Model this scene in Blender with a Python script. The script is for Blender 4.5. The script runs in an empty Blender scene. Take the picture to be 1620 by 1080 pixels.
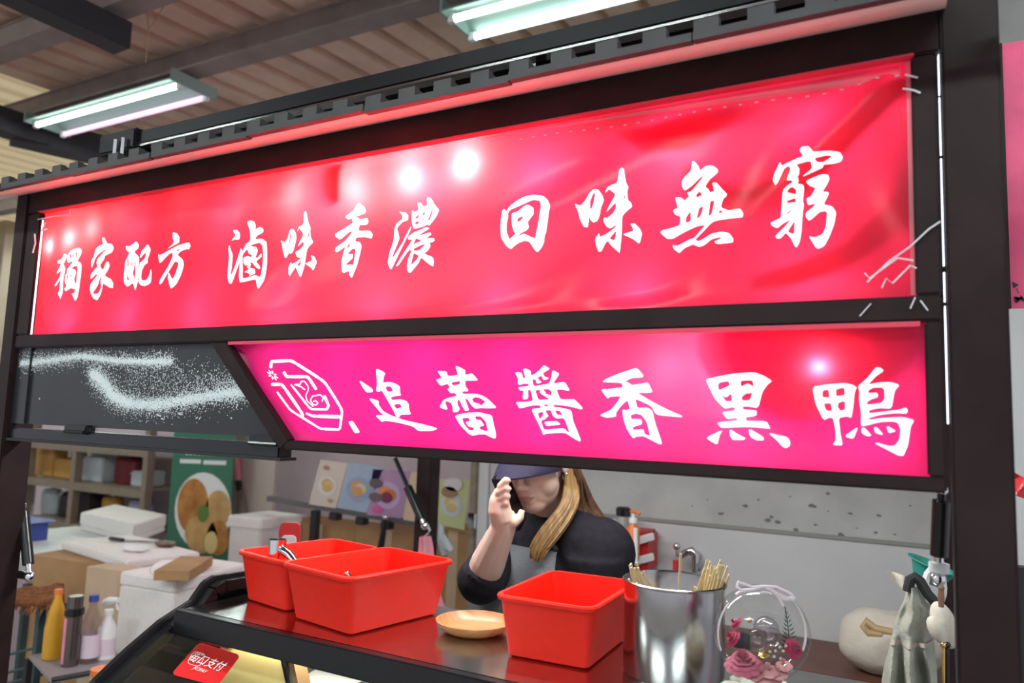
import bpy, bmesh, math, random
from mathutils import Vector, Matrix, noise
from mathutils.geometry import tessellate_polygon
random.seed(7)
SC = bpy.context.scene
COL = SC.collection
# ------------------------------------------------------------------ camera
FPX = 1190.0
CAM = Vector((0.0, -1.0, 1.6))
RX = Vector((0.8766263, -0.02060274, -0.48073055))   # stall axes seen in camera space (x right, y down, z ahead)
RY = Vector((0.47991459, 0.10961302, 0.87044067))
RZ = Vector((0.03476087, -0.99376079, 0.10597721))
cd = bpy.data.cameras.new('camera'); cam = bpy.data.objects.new('camera', cd); COL.objects.link(cam)
cd.sensor_width = 36.0; cd.lens = FPX / 1620 * 36
cd.clip_start = 0.02; cd.clip_end = 100
cd.dof.use_dof = True; cd.dof.focus_distance = 1.35; cd.dof.aperture_fstop = 4.0
cam.matrix_world = Matrix(((RX.x, -RX.y, -RX.z, CAM.x), (RY.x, -RY.y, -RY.z, CAM.y), (RZ.x, -RZ.y, -RZ.z, CAM.z), (0, 0, 0, 1)))
SC.camera = cam
def ray(px, py):
    v = Vector((px - 810, py - 540, FPX))
    return Vector((RX.dot(v), RY.dot(v), RZ.dot(v)))
def at(px, py, x=None, y=None, z=None):          # a measured picture point on a plane of the place
    d = ray(px, py)
    i, val = (0, x) if x is not None else (1, y) if y is not None else (2, z)
    return CAM + d * ((val - CAM[i]) / d[i])
def P(px, py, dep):
    return CAM + ray(px, py) * (dep / FPX)
# ------------------------------------------------------------------ view and light
vs = SC.view_settings
vs.view_transform = 'Standard'; vs.look = 'None'; vs.gamma = 1; vs.exposure = 0.7; vs.use_curve_mapping = False
W = bpy.data.worlds.new('hall_air'); SC.world = W; W.use_nodes = True
W.node_tree.nodes['Background'].inputs[0].default_value = (0.75, 0.78, 0.85, 1)
W.node_tree.nodes['Background'].inputs[1].default_value = 0.5
def area(name, loc, size, sizey, power, color, direction=(0, 0, -1), parent=None):
    l = bpy.data.lights.new(name, 'AREA'); l.shape = 'RECTANGLE'; l.size = size; l.size_y = sizey
    l.energy = power; l.color = color
    o = bpy.data.objects.new(name, l); COL.objects.link(o); o.location = loc
    o.rotation_euler = Vector(direction).to_track_quat('-Z', 'Y').to_euler()
    return o
# ------------------------------------------------------------------ helpers
def tag(o, label=None, cat=None, group=None, kind=None):
    if label: o['label'] = label
    if cat: o['category'] = cat
    if group: o['group'] = group
    if kind: o['kind'] = kind
    return o
def empty(name, loc, rz=0.0):
    o = bpy.data.objects.new(name, None); COL.objects.link(o)
    o.location = loc; o.rotation_euler = (0, 0, rz); o.empty_display_size = 0.05
    return o
def thing(name, loc, label, cat, group=None, rz=0.0):
    return tag(empty(name, loc, rz), label, cat, group)
def copy_tree(o, parent=None):
    c = o.copy(); COL.objects.link(c); c.parent = parent
    for ch in o.children: copy_tree(ch, c)
    return c
def base_of(o):
    v = Vector((0, 0, 0))
    while o is not None:
        v += Vector(o.location); o = o.parent
    return v
class MB:
    """collects shapes, links them as ONE mesh object"""
    def __init__(s): s.v = []; s.f = []
    def add(s, vs_, fs):
        n = len(s.v); s.v += [Vector(v) for v in vs_]; s.f += [tuple(i + n for i in f) for f in fs]; return s
    def box(s, lo, hi):
        x0, y0, z0 = lo; x1, y1, z1 = hi
        return s.add([(x0,y0,z0),(x1,y0,z0),(x1,y1,z0),(x0,y1,z0),(x0,y0,z1),(x1,y0,z1),(x1,y1,z1),(x0,y1,z1)],
            [(0,3,2,1),(4,5,6,7),(0,1,5,4),(1,2,6,5),(2,3,7,6),(3,0,4,7)])
    def obox(s, c, ax, ay, az):                     # oriented box: centre and three half axes
        c, ax, ay, az = map(Vector, (c, ax, ay, az))
        return s.add([c + i*ax + j*ay + k*az for k in (-1,1) for j, i in ((-1,-1),(-1,1),(1,1),(1,-1))],
            [(0,3,2,1),(4,5,6,7),(0,1,5,4),(1,2,6,5),(2,3,7,6),(3,0,4,7)])
    def bar(s, a, b, w, h, up=(0,0,1)):
        a, b = Vector(a), Vector(b); d = (b - a); L = d.length; d.normalize()
        sx = d.cross(Vector(up)); sx.normalize(); uz = sx.cross(d)
        return s.obox((a+b)/2, d*L/2, sx*w/2, uz*h/2)
    def tube(s, pts, r, n=10, closed=False, caps=True):
        pts = [Vector(p) for p in pts]; m = len(pts)
        rr = r if isinstance(r, (list, tuple)) else [r]*m
        prev = None; vv = []
        for i, p in enumerate(pts):
            t = (pts[(i+1) % m] - pts[i-1]) if closed else (pts[min(i+1, m-1)] - pts[max(i-1, 0)])
            if t.length < 1e-9: t = Vector((0,0,1))
            t.normalize()
            if prev is None:
                a = Vector((0,0,1)) if abs(t.z) < 0.9 else Vector((1,0,0)); u = t.cross(a)
            else: u = prev - t * prev.dot(t)
            u.normalize(); prev = u; w = t.cross(u)
            vv += [p + (u*math.cos(2*math.pi*k/n) + w*math.sin(2*math.pi*k/n))*rr[i] for k in range(n)]
        ff = []
        for i in range(m if closed else m-1):
            for k in range(n):
                j = (i+1) % m
                ff.append((i*n+k, i*n+(k+1)%n, j*n+(k+1)%n, j*n+k))
        if caps and not closed: ff += [tuple(range(n-1,-1,-1)), tuple((m-1)*n+k for k in range(n))]
        return s.add(vv, ff)
    def lathe(s, prof, c=(0,0,0), n=32, sx=1.0, sy=1.0):
        c = Vector(c); m = len(prof)
        vv = [c + Vector((r*math.cos(2*math.pi*k/n)*sx, r*math.sin(2*math.pi*k/n)*sy, z)) for r, z in prof for k in range(n)]
        return s.add(vv, [(i*n+k, i*n+(k+1)%n, (i+1)*n+(k+1)%n, (i+1)*n+k) for i in range(m-1) for k in range(n)])
    def ball(s, c, r, nu=16, nv=10, rot=None):
        c = Vector(c); r = Vector((r, r, r)) if isinstance(r, (int, float)) else Vector(r)
        vv = [];
        for j in range(nv+1):
            th = math.pi*j/nv
            for k in range(nu):
                p = Vector((r.x*math.sin(th)*math.cos(2*math.pi*k/nu), r.y*math.sin(th)*math.sin(2*math.pi*k/nu), r.z*math.cos(th)))
                vv.append(c + (rot @ p if rot else p))
        return s.add(vv, [(j*nu+k, (j+1)*nu+k, (j+1)*nu+(k+1)%nu, j*nu+(k+1)%nu) for j in range(nv) for k in range(nu)])
    def prism(s, poly, axis):                        # polygon (3d points) pushed along a vector
        axis = Vector(axis); poly = [Vector(p) for p in poly]; n = len(poly)
        return s.add(poly + [p + axis for p in poly], [tuple(range(n)), tuple(range(2*n-1, n-1, -1))] + [(i, i+n, (i+1)%n+n, (i+1)%n) for i in range(n)])
    def loft(s, rings, caps=True):
        n = len(rings[0]); vv = [p for r in rings for p in r]
        ff = [(i*n+k, i*n+(k+1)%n, (i+1)*n+(k+1)%n, (i+1)*n+k) for i in range(len(rings)-1) for k in range(n)]
        if caps: ff += [tuple(range(n-1,-1,-1)), tuple((len(rings)-1)*n+k for k in range(n))]
        return s.add(vv, ff)
    def grid(s, fn, nu, nv):
        vv = [fn(i/nu, j/nv) for j in range(nv+1) for i in range(nu+1)]
        return s.add(vv, [(j*(nu+1)+i, j*(nu+1)+i+1, (j+1)*(nu+1)+i+1, (j+1)*(nu+1)+i) for j in range(nv) for i in range(nu)])
    def build(s, name, mat, parent=None, smooth=False, bevel=0.0, fix=True, seg=2):
        b = base_of(parent) if parent else Vector((0,0,0))
        me = bpy.data.meshes.new(name); me.from_pydata([v - b for v in s.v], [], s.f); me.update()
        bm = bmesh.new(); bm.from_mesh(me)
        bmesh.ops.remove_doubles(bm, verts=bm.verts, dist=1e-6)
        if fix: bmesh.ops.recalc_face_normals(bm, faces=bm.faces)
        if bevel > 0:
            es = [e for e in bm.edges if len(e.link_faces) == 2 and e.calc_face_angle(0) > 0.5]
            bmesh.ops.bevel(bm, geom=es, offset=bevel, segments=seg, affect='EDGES', clamp_overlap=True)
        for fc in bm.faces: fc.smooth = smooth
        if smooth:
            for e in bm.edges:
                if len(e.link_faces) == 2 and e.calc_face_angle(0) > 0.75: e.smooth = False
        bm.to_mesh(me); bm.free()
        o = bpy.data.objects.new(name, me); COL.objects.link(o)
        if mat: me.materials.append(mat)
        if parent: o.parent = parent
        return o
def struct(name, mb, mat, **k): return tag(mb.build(name, mat, **k), kind='structure')
# ------------------------------------------------------------------ materials
def mat(name, col, rough=0.5, metal=0.0, spec=0.5, noise_amt=0.0, scale=8.0, bump=0.0, bscale=None, emit=None, estr=0.0, alpha=None, trans=0.0, ior=1.45, stretch=None, col2=None, coat=0.0):
    m = bpy.data.materials.new(name); m.use_nodes = True
    nt = m.node_tree; b = nt.nodes['Principled BSDF']; L = nt.links.new
    c = (*col, 1)
    b.inputs['Base Color'].default_value = c; b.inputs['Roughness'].default_value = rough
    b.inputs['Metallic'].default_value = metal; b.inputs['Specular IOR Level'].default_value = spec
    b.inputs['Coat Weight'].default_value = coat
    if trans: b.inputs['Transmission Weight'].default_value = trans; b.inputs['IOR'].default_value = ior
    if emit: b.inputs['Emission Color'].default_value = (*emit, 1); b.inputs['Emission Strength'].default_value = estr
    if noise_amt or bump:
        tc = nt.nodes.new('ShaderNodeTexCoord'); mp = nt.nodes.new('ShaderNodeMapping')
        L(tc.outputs['Object'], mp.inputs['Vector'])
        if stretch: mp.inputs['Scale'].default_value = stretch
        if noise_amt:
            nz = nt.nodes.new('ShaderNodeTexNoise'); nz.inputs['Scale'].default_value = scale; nz.inputs['Detail'].default_value = 6
            L(mp.outputs[0], nz.inputs['Vector'])
            mx = nt.nodes.new('ShaderNodeMix'); mx.data_type = 'RGBA'
            cr = nt.nodes.new('ShaderNodeMapRange'); cr.inputs[1].default_value = .35; cr.inputs[2].default_value = .68
            L(nz.outputs['Fac'], cr.inputs[0]); L(cr.outputs[0], mx.inputs[0])
            c2 = col2 if col2 else tuple(x*(1-noise_amt) for x in col)
            mx.inputs[6].default_value = c; mx.inputs[7].default_value = (*c2, 1)
            L(mx.outputs[2], b.inputs['Base Color'])
        if bump:
            nb = nt.nodes.new('ShaderNodeTexNoise'); nb.inputs['Scale'].default_value = bscale or scale*3; nb.inputs['Detail'].default_value = 4
            L(mp.outputs[0], nb.inputs['Vector'])
            bp = nt.nodes.new('ShaderNodeBump'); bp.inputs['Strength'].default_value = bump; bp.inputs['Distance'].default_value = .01
            L(nb.outputs['Fac'], bp.inputs['Height']); L(bp.outputs[0], b.inputs['Normal'])
    return m
def translucent_mat(name, col, diff=0.35, gloss=0.04, t_amt=1.0):
    m = bpy.data.materials.new(name); m.use_nodes = True; nt = m.node_tree; nt.nodes.clear(); L = nt.links.new
    out = nt.nodes.new('ShaderNodeOutputMaterial'); t = nt.nodes.new('ShaderNodeBsdfTranslucent'); d = nt.nodes.new('ShaderNodeBsdfDiffuse')
    g = nt.nodes.new('ShaderNodeBsdfGlossy'); g.inputs['Roughness'].default_value = .3
    t.inputs[0].default_value = (*[c*t_amt for c in col], 1); d.inputs[0].default_value = (*col, 1)
    a = nt.nodes.new('ShaderNodeMixShader'); a.inputs[0].default_value = diff; L(t.outputs[0], a.inputs[1]); L(d.outputs[0], a.inputs[2])
    b = nt.nodes.new('ShaderNodeMixShader'); b.inputs[0].default_value = gloss; L(a.outputs[0], b.inputs[1]); L(g.outputs[0], b.inputs[2])
    L(b.outputs[0], out.inputs[0]); return m
def glass_mat(name, tint=(1,1,1), rough=0.0, fres=1.45):
    # thin sheet glass: clear straight through, with Fresnel reflection on top
    m = bpy.data.materials.new(name); m.use_nodes = True; nt = m.node_tree; nt.nodes.clear(); L = nt.links.new
    out = nt.nodes.new('ShaderNodeOutputMaterial'); t = nt.nodes.new('ShaderNodeBsdfTransparent'); t.inputs[0].default_value = (*tint, 1)
    g = nt.nodes.new('ShaderNodeBsdfGlossy'); g.inputs['Roughness'].default_value = rough
    fr = nt.nodes.new('ShaderNodeLayerWeight'); fr.inputs[0].default_value = .5
    pw = nt.nodes.new('ShaderNodeMath'); pw.operation = 'POWER'; pw.inputs[1].default_value = 4.0; L(fr.outputs['Facing'], pw.inputs[0])
    ml = nt.nodes.new('ShaderNodeMath'); ml.operation = 'MULTIPLY_ADD'; ml.inputs[1].default_value = .55; ml.inputs[2].default_value = .035 + (fres-1.4)*.3; L(pw.outputs[0], ml.inputs[0])
    mx = nt.nodes.new('ShaderNodeMixShader'); L(ml.outputs[0], mx.inputs[0]); L(t.outputs[0], mx.inputs[1]); L(g.outputs[0], mx.inputs[2])
    L(mx.outputs[0], out.inputs[0]); return m
M = {}
M['frame'] = mat('dark_painted_steel', (.030,.016,.017), .45, 0, .16, .3, 14, .03, 90)
M['rail_black'] = mat('rail_black', (.010,.009,.012), .4, 0, .12)
M['black'] = mat('black_paint', (.012,.012,.014), .22, 0, .5)
M['black_matte'] = mat('black_matte', (.02,.02,.022), .6)
M['panel'] = mat('black_panel', (.028,.029,.033), .28, 0, .5, .25, 9)
M['white_speck'] = mat('white_speck', (.86,.93,.94), .8)
M['cream_plastic'] = mat('cream_plastic', (.82,.72,.66), .45)
M['teeth'] = mat('grey_plastic', (.06,.055,.058), .6, 0, .4, .2, 12)
M['steel'] = mat('brushed_steel', (.62,.62,.63), .16, 1.0)
M['counter'] = mat('counter_steel', (.64,.65,.66), .17, 1.0, .5, .10, 30)
M['chrome'] = mat('chrome', (.8,.8,.82), .08, 1.0)
M['pot'] = mat('pot_steel', (.5,.48,.49), .2, 1.0, .5, .15, 20, stretch=(1,1,.05))
M['red_bin'] = mat('red_plastic', (.82,.018,.006), .45, 0, .3, .05, 60, .03, 300)
M['white_glow'] = mat('leak_glow', (.9,.9,.95), .5, emit=(.80,.86,1), estr=1.8)
M['box_white'] = mat('lightbox_inner', (.38,.38,.38), .8)
M['banner_red'] = translucent_mat('banner_red', (.96,.026,.105), .14, .02)
M['banner_pink'] = translucent_mat('banner_magenta', (.95,.018,.25), .14, .02)
M['letter'] = mat('letter_white', (.8,.82,.84), .6, emit=(.95,.97,1), estr=.62)
M['red_trim'] = mat('red_trim', (.75,.05,.1), .5)
M['clear_tape'] = glass_mat('clear_tape', (.86,.84,.88), .35, 1.9)
M['wood_plate'] = mat('acacia_wood', (.50,.25,.10), .4, 0, .5, .5, 18, stretch=(1,9,1), col2=(.36,.15,.05))
M['bamboo'] = mat('bamboo', (.82,.66,.36), .6, 0, .4, .15, 40)
M['bamboo_tip'] = mat('bamboo_tip', (.85,.85,.55), .6)
M['roof'] = mat('roof_sheet', (.84,.64,.49), .5, .0, .4, .35, 2.2, .05, 20, col2=(.58,.41,.30))
M['roof_light'] = translucent_mat('translucent_roof_sheet', (.95,.80,.50), .12, .02)
M['dim_red'] = translucent_mat('dimming_red_cloth', (.42,.007,.03), .2, .02)
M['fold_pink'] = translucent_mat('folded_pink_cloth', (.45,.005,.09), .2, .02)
M['purlin'] = mat('grey_purlin', (.27,.22,.20), .6, 0, .4, .25, 8)
M['dark_beam'] = mat('dark_beam', (.028,.028,.034), .55)
M['lamp_body'] = mat('lamp_body', (.26,.36,.325), .5)
M['tube'] = mat('fluorescent_tube', (.9,1,.97), .4, emit=(.86,1,.95), estr=4)
M['tube_bright'] = mat('fluorescent_tube_boosted', (.9,1,.97), .4, emit=(.9,1,.96), estr=60)
M['tube_pink'] = mat('fluorescent_tube_rose', (.95,.8,.95), .4, emit=(1,.50,.85), estr=.62)
M['wall_up'] = mat('concrete_wall', (.50,.50,.485), .85, 0, .3, .28, 5, .2, 40, col2=(.40,.40,.39))
M['wall_low'] = mat('white_wall', (.60,.60,.60), .8, 0, .3, .12, 3, .1, 30, col2=(.54,.545,.56))
M['wall_pinkish'] = mat('plaster_wall', (.66,.56,.6), .85, 0, .3, .12, 3)
M['floor'] = mat('market_floor', (.46,.42,.39), .6, 0, .4, .4, 4)
M['styro'] = mat('styrofoam', (.86,.83,.80), .8, 0, .3, .05, 60, .15, 200)
M['cardboard'] = mat('cardboard', (.46,.27,.13), .8, 0, .2, .22, 7)
M['cardboard_lt'] = mat('cardboard_light', (.62,.46,.32), .8, 0, .2, .15, 7)
M['freezer'] = mat('freezer_enamel', (.74,.70,.72), .35)
M['freezer_lid'] = mat('freezer_lid', (.68,.72,.70), .4, 0, .5, .1, 3)
M['skin'] = mat('skin', (.80,.56,.45), .5, 0, .4, .08, 14)
M['lips'] = mat('lips', (.55,.25,.22), .45)
M['sweater'] = mat('black_knit', (.022,.02,.027), .95, 0, .2, .3, 50, .2, 220)
M['apron_grey'] = mat('grey_apron', (.17,.18,.195), .85, 0, .2, .15, 25, .2, 200)
M['cap'] = mat('navy_cap', (.014,.011,.034), .8, 0, .3, .2, 60)
M['hair'] = mat('brown_hair', (.17,.075,.03), .45, 0, .5, .8, 26, .35, 60, stretch=(3,3,.22), col2=(.06,.028,.015))
M['hair_blond'] = mat('blond_hair', (.42,.25,.085), .45, 0, .5, .6, 26, .35, 60, stretch=(3,3,.22), col2=(.24,.125,.045))
M['phone'] = mat('phone_black', (.012,.012,.014), .25)
M['linen'] = mat('linen', (.43,.435,.37), .95, 0, .2, .2, 30, .3, 120)
M['canvas'] = mat('cream_canvas', (.68,.62,.53), .9, 0, .2, .1, 20, .2, 80)
M['tan'] = mat('tan_strap', (.52,.36,.18), .7)
M['teal'] = mat('teal_plastic', (.03,.28,.23), .5)
M['white_plastic'] = mat('white_plastic', (.82,.83,.82), .4)
M['table_brown'] = mat('brown_table', (.16,.065,.045), .5, 0, .5, .3, 12)
M['green_print'] = mat('green_print', (.035,.17,.10), .5)
M['blue'] = mat('blue_plastic', (.05,.08,.34), .5)
M['red'] = mat('red_plastic_plain', (.62,.03,.035), .45)
M['maroon'] = mat('maroon', (.16,.015,.02), .35)
M['rack'] = mat('slotted_angle', (.30,.24,.18), .55, .2, .4, .2, 30)
M['green_steel'] = mat('green_steel', (.035,.07,.075), .45)
M['rope'] = mat('rope_mat', (.28,.11,.045), .95, 0, .2, .5, 60)
M['yellow'] = mat('yellow_board', (.83,.68,.27), .6)
M['amber'] = mat('amber_liquid', (.72,.36,.02), .3)
M['orange'] = mat('orange_plastic', (.82,.2,.04), .45)
M['clear'] = glass_mat('clear_plastic', (.86,.82,.84), .05, 1.5)
M['glass'] = glass_mat('case_glass', (.93,.97,.95), 0.0, 1.45)
M['dome'] = glass_mat('dome_glass', (.95,.96,.96), 0.0, 1.42)
M['pink_cloth'] = mat('pink_bag', (.85,.33,.4), .5, 0, .5, .15, 20)
M['petal_rose'] = mat('petal_rose', (.42,.10,.15), .8)
M['petal_pink'] = mat('petal_pink', (.58,.26,.27), .8)
M['petal_red'] = mat('petal_red', (.36,.012,.06), .8)
M['petal_white'] = mat('petal_white', (.82,.84,.82), .8)
M['leaf'] = mat('leaf_dark', (.02,.05,.035), .7)
M['gold'] = mat('gold', (.75,.5,.15), .25, 1.0)
M['light_wood'] = mat('light_wood', (.72,.56,.38), .6, 0, .4, .15, 20, stretch=(1,1,6))
M['ribbon'] = mat('pink_ribbon', (.84,.72,.76), .6)
M['rust'] = mat('rusty_hook', (.3,.16,.1), .5, .6)
M['glass_dark'] = mat('dark_crockery', (.03,.03,.035), .15)
# ---- lettering outlines measured on the signs: (name, x0, y0, zoom, pieces); a piece = outer loop + holes
GLYPHS_TOP = [
("character_du", 80, 360, 9.0, [
 [[115,488,205,440,228,372,268,395,262,440,215,530,240,575,232,640,215,690,205,800,195,920,158,1022,130,935,150,915,165,780,180,720,100,840,82,830,170,690,175,610,125,662,112,640,170,550,180,510,135,518]],
 [[270,400,330,325,425,287,460,325,445,390,398,482,440,500,455,545,440,680,415,850,385,980,345,1048,305,935,340,935,365,870,385,720,400,590,395,545,350,555,320,590,365,600,378,640,350,740,360,790,375,800,360,878,300,860,235,910,215,880,250,830,228,780,235,680,260,655,262,600,295,560,340,500,330,485,300,500,275,505],
  [305,395,330,375,330,420,310,460],[345,385,362,375,355,420,340,430],[385,360,405,350,395,420,378,460],[255,690,275,670,270,720,252,745],[310,675,325,665,318,705,300,715]]]),
("character_jia", 80, 360, 9.0, [
 [[735,145,775,142,832,235,900,235,936,290,915,358,805,408,800,450,730,545,780,620,830,500,860,490,880,540,860,600,800,690,890,740,910,800,900,865,860,855,778,795,765,870,740,960,695,1040,640,1015,600,950,575,870,590,800,690,690,685,660,582,740,590,665,660,590,700,560,675,510,695,445,790,350,868,285,780,330,690,390,655,440,600,592,590,480,630,410,655,300,690,265,765,240],
  [740,700,757,682,745,760,755,850,720,930,680,950,620,945,705,820,725,760]]]),
("character_pei", 190, 360, 9.0, [
 [[105,265,155,270,240,195,275,250,260,300,215,330,215,360,255,405,265,440,250,560,235,700,215,800,180,895,160,780,85,840,55,800,50,740,70,600,85,490,115,430,130,385,150,365,110,320],
  [112,450,126,440,122,540,108,570],[160,500,175,450,168,540,150,560],[195,540,214,430,208,620,185,740,168,640,188,580],[88,745,100,640,108,715,125,735]],
 [[275,425,310,325,350,290,400,235,445,305,440,345,390,455,400,500,340,530,300,600,280,690,285,745,370,750,430,680,455,590,470,640,465,770,430,805,340,830,270,815,235,770,245,650,270,500,300,480,350,440,380,350,330,380,290,425]]]),
("character_fang", 190, 360, 9.0, [
 [[795,75,860,95,890,150,885,225,850,245,720,318,790,260,820,215,800,160]],
 [[585,380,605,405,700,365,880,260,1010,215,1035,265,1010,320,985,310,900,350,865,400,930,460,945,535,900,680,830,810,755,880,735,800,725,720,740,640,785,750,840,640,880,510,830,490,750,620,630,810,595,810,620,740,740,560,800,430,800,370,760,380,640,500,610,515,590,450],
  [845,335,910,305,870,350]]]),
("character_lu", 350, 330, 8.306, [
 [[200,295,255,292,285,340,270,415,215,415,170,438,235,355,210,325]],
 [[145,480,160,560,175,610,155,740,135,875,150,860,240,610,275,515,283,560,190,850,150,990,120,980,100,900,110,760,130,630,128,540]],
 [[378,180,415,162,455,175,470,220,460,275,520,238,555,270,545,310,470,355,440,400,525,390,570,430,560,560,545,750,525,930,465,1048,440,1020,420,930,400,920,265,962,235,965,225,880,240,700,250,610,310,520,330,470,390,420,400,300,380,215],
  [285,600,340,530,400,470,490,440,515,480,510,600,490,760,470,890,430,870,400,865,300,905,265,910,270,760,275,650]],
 [[340,520,390,490,445,500,455,540,420,630,440,640,488,572,490,620,440,665,420,680,465,750,460,785,420,765,370,690,300,750,280,700,290,640,330,620,370,630,385,600,350,590]],
 [[285,825,340,790,312,762,350,705,362,722,345,770,400,780,410,840,330,880,350,850,300,830]]]),
("character_wei", 350, 330, 8.306, [
 [[748,400,795,435,850,370,880,290,910,258,945,270,965,320,970,375,930,500,905,560,870,585,850,560,830,600,810,635,785,625,765,540,760,450],[885,340,905,290,900,350,870,440,862,430]],
 [[1112,50,1145,45,1150,180,1170,250,1160,300,1160,370,1190,435,1130,490,1100,540,1085,660,1075,760,1050,880,1035,902,1000,840,955,760,930,800,885,885,860,850,850,750,880,690,895,720,960,690,1040,630,1000,640,960,620,940,560,990,540,1060,480,1060,420,1000,470,980,490,1000,440,1060,350,1060,310,1020,255,985,300,1010,240,1085,205],
  [972,740,1030,662,1020,720,1010,745],[1125,350,1140,300,1145,340,1135,370]],
 [[1150,605,1200,620,1240,700,1200,812,1165,770,1080,715,1165,680,1170,650]]]),
("character_xiang", 515, 305, 7.716, [
 [[230,292,340,215,415,118,480,175,490,220,470,250,400,275,330,300,270,325]],
 [[310,312,380,292,410,320,500,300,515,350,495,385,405,385,390,460,535,457,575,505,570,560,490,540,375,540,355,590,420,600,450,650,440,750,420,900,365,1058,330,1010,320,960,250,990,225,960,205,850,215,740,235,650,200,680,130,725,98,705,110,660,230,580,310,480,290,460,160,570,95,520,100,490,230,420,325,360],
  [275,750,320,690,370,680,375,720,370,890,350,885,262,885,310,840,350,800,345,750],[262,650,297,595,290,650,268,680]]]),
("character_nong", 515, 305, 7.716, [
 [[888,225,960,230,1000,270,995,330,930,350,865,430,890,490,910,560,880,680,850,795,870,790,965,590,975,540,1035,400,1040,440,1010,520,985,590,920,780,860,945,840,945,805,870,810,740,840,590,835,430,860,370,930,310,920,260]],
 [[1220,45,1255,42,1300,100,1310,130,1375,200,1345,280,1260,400,1235,380,1200,405,1075,440,1050,380,1035,280,1045,200,1070,230,1120,200,1105,110,1150,115,1180,160,1225,140],
  [1090,285,1125,255,1120,300,1090,315],[1085,355,1130,335,1125,375,1088,385],[1170,245,1200,225,1195,260,1165,270],[1170,310,1185,310,1180,335,1168,330],[1265,250,1290,175,1290,230,1260,330,1238,330]],
 [[1015,535,1080,480,1160,446,1240,412,1265,435,1210,470,1130,530,1280,480,1300,510,1240,560,1340,555,1350,595,1290,620,1310,660,1280,720,1240,755,1350,800,1370,850,1360,915,1300,880,1210,800,1180,880,1080,1000,1045,960,1045,850,1080,720,1050,700,940,900,905,915,960,800,1050,620,1070,570,1018,575],
  [1110,560,1180,580,1170,600,1120,620,1092,640],[1105,690,1200,640,1240,640,1180,710,1110,720],[1110,745,1180,780,1160,830,1092,900]]]),
("character_hui", 785, 290, 9.0, [
 [[100,380,125,372,160,405,200,330,300,245,420,185,540,165,690,190,775,260,820,350,805,440,785,560,750,700,720,760,690,860,640,930,585,980,560,960,500,840,430,835,350,865,270,920,238,950,180,910,110,790,95,600,92,450],
  [215,385,340,335,550,242,655,270,685,350,660,560,590,800,540,785,440,735,345,780,400,730,490,690,518,645,500,580,540,520,585,460,575,380,540,350,470,315,420,340,340,415,245,440,270,620,300,710,325,735,230,820,190,700,185,600,200,500,190,430],
  [340,540,370,505,430,490,405,545,350,575]]]),
("character_wei", 910, 260, 7.717, [
 [[35,505,105,535,175,460,215,380,265,335,320,335,370,405,385,460,340,550,320,630,285,700,235,718,205,690,195,640,185,700,165,775,120,770,85,690,75,600],[215,570,225,470,270,370,285,400,270,470,240,550]],
 [[572,85,600,68,625,80,650,245,680,305,660,350,668,455,700,480,718,530,640,590,590,640,580,750,570,900,545,1085,520,1060,440,990,395,930,370,950,310,1060,275,1060,250,990,235,910,290,835,300,885,390,845,500,770,510,740,435,785,390,765,355,700,370,655,400,665,480,610,520,545,520,480,400,600,430,540,520,400,515,380,450,330,400,380,430,310,480,280,550,255],
  [415,905,505,810,500,880,480,930],[605,465,640,360,635,430]],
 [[685,735,740,730,800,790,828,850,790,975,715,915,590,858,650,840,725,820,710,770]]]),
("character_wu", 1035, 250, 7.2, [
 [[450,55,470,55,520,110,540,165,600,110,670,98,735,140,735,175,640,260,590,335,630,370,640,400,690,380,670,290,720,290,770,350,830,410,820,435,785,465,755,560,850,600,980,580,1025,640,1020,688,850,692,690,712,640,740,540,840,455,915,490,940,540,920,650,855,770,840,860,860,910,930,905,970,720,980,680,950,780,910,740,900,650,920,560,985,500,1002,430,970,330,1010,265,1070,205,1020,195,980,250,990,400,910,440,905,580,755,480,770,330,840,200,915,140,915,75,855,85,830,190,800,295,765,305,670,250,655,228,605,285,580,255,465,320,465,360,500,415,450,390,410,440,395,560,250,575,212,520,260,440,340,365,390,335,340,335,280,370,230,440,160],
  [485,435,530,388,555,425,500,465],[380,530,428,485,400,515],[360,740,365,680,410,620,420,620,418,715],[480,695,515,570,560,550,550,610,520,665],[615,660,640,495,685,485,670,580,650,640],[725,630,750,590,790,615]]]),
("character_qiong", 1210, 230, 6.35, [
 [[365,55,390,38,450,42,485,80,495,108,690,90,765,97,790,140,770,180,700,205,600,220,590,250,540,275,385,352,490,265,480,200,440,200,330,230,365,270,360,330,345,340,355,390,340,415,395,420,405,450,388,580,398,600,380,720,370,880,350,980,320,1030,300,1010,270,940,215,880,160,940,125,940,110,915,200,830,270,750,190,790,130,840,80,815,65,790,170,740,180,650,200,480,240,440,300,400,290,385,235,385,280,270,255,235,210,260,150,400,125,430,95,370,110,300,150,210,160,180,185,230,240,200,330,170,405,145,370,90],
  [510,168,640,132,690,140,600,200,540,205],[235,500,260,460,295,445,330,470,325,515,270,505],[230,580,320,545,322,585,240,600],[225,690,310,640,240,700],[230,875,305,757,300,900]],
 [[425,390,450,370,580,310,640,312,655,350,620,420,580,475,640,478,645,500,590,600,680,620,720,680,700,790,650,920,600,1010,545,1040,515,1030,445,915,500,930,580,900,620,820,630,665,560,670,450,765,415,720,420,680,500,620,515,590,440,610,425,545,470,525,520,440,460,425]]]),
]
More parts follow.
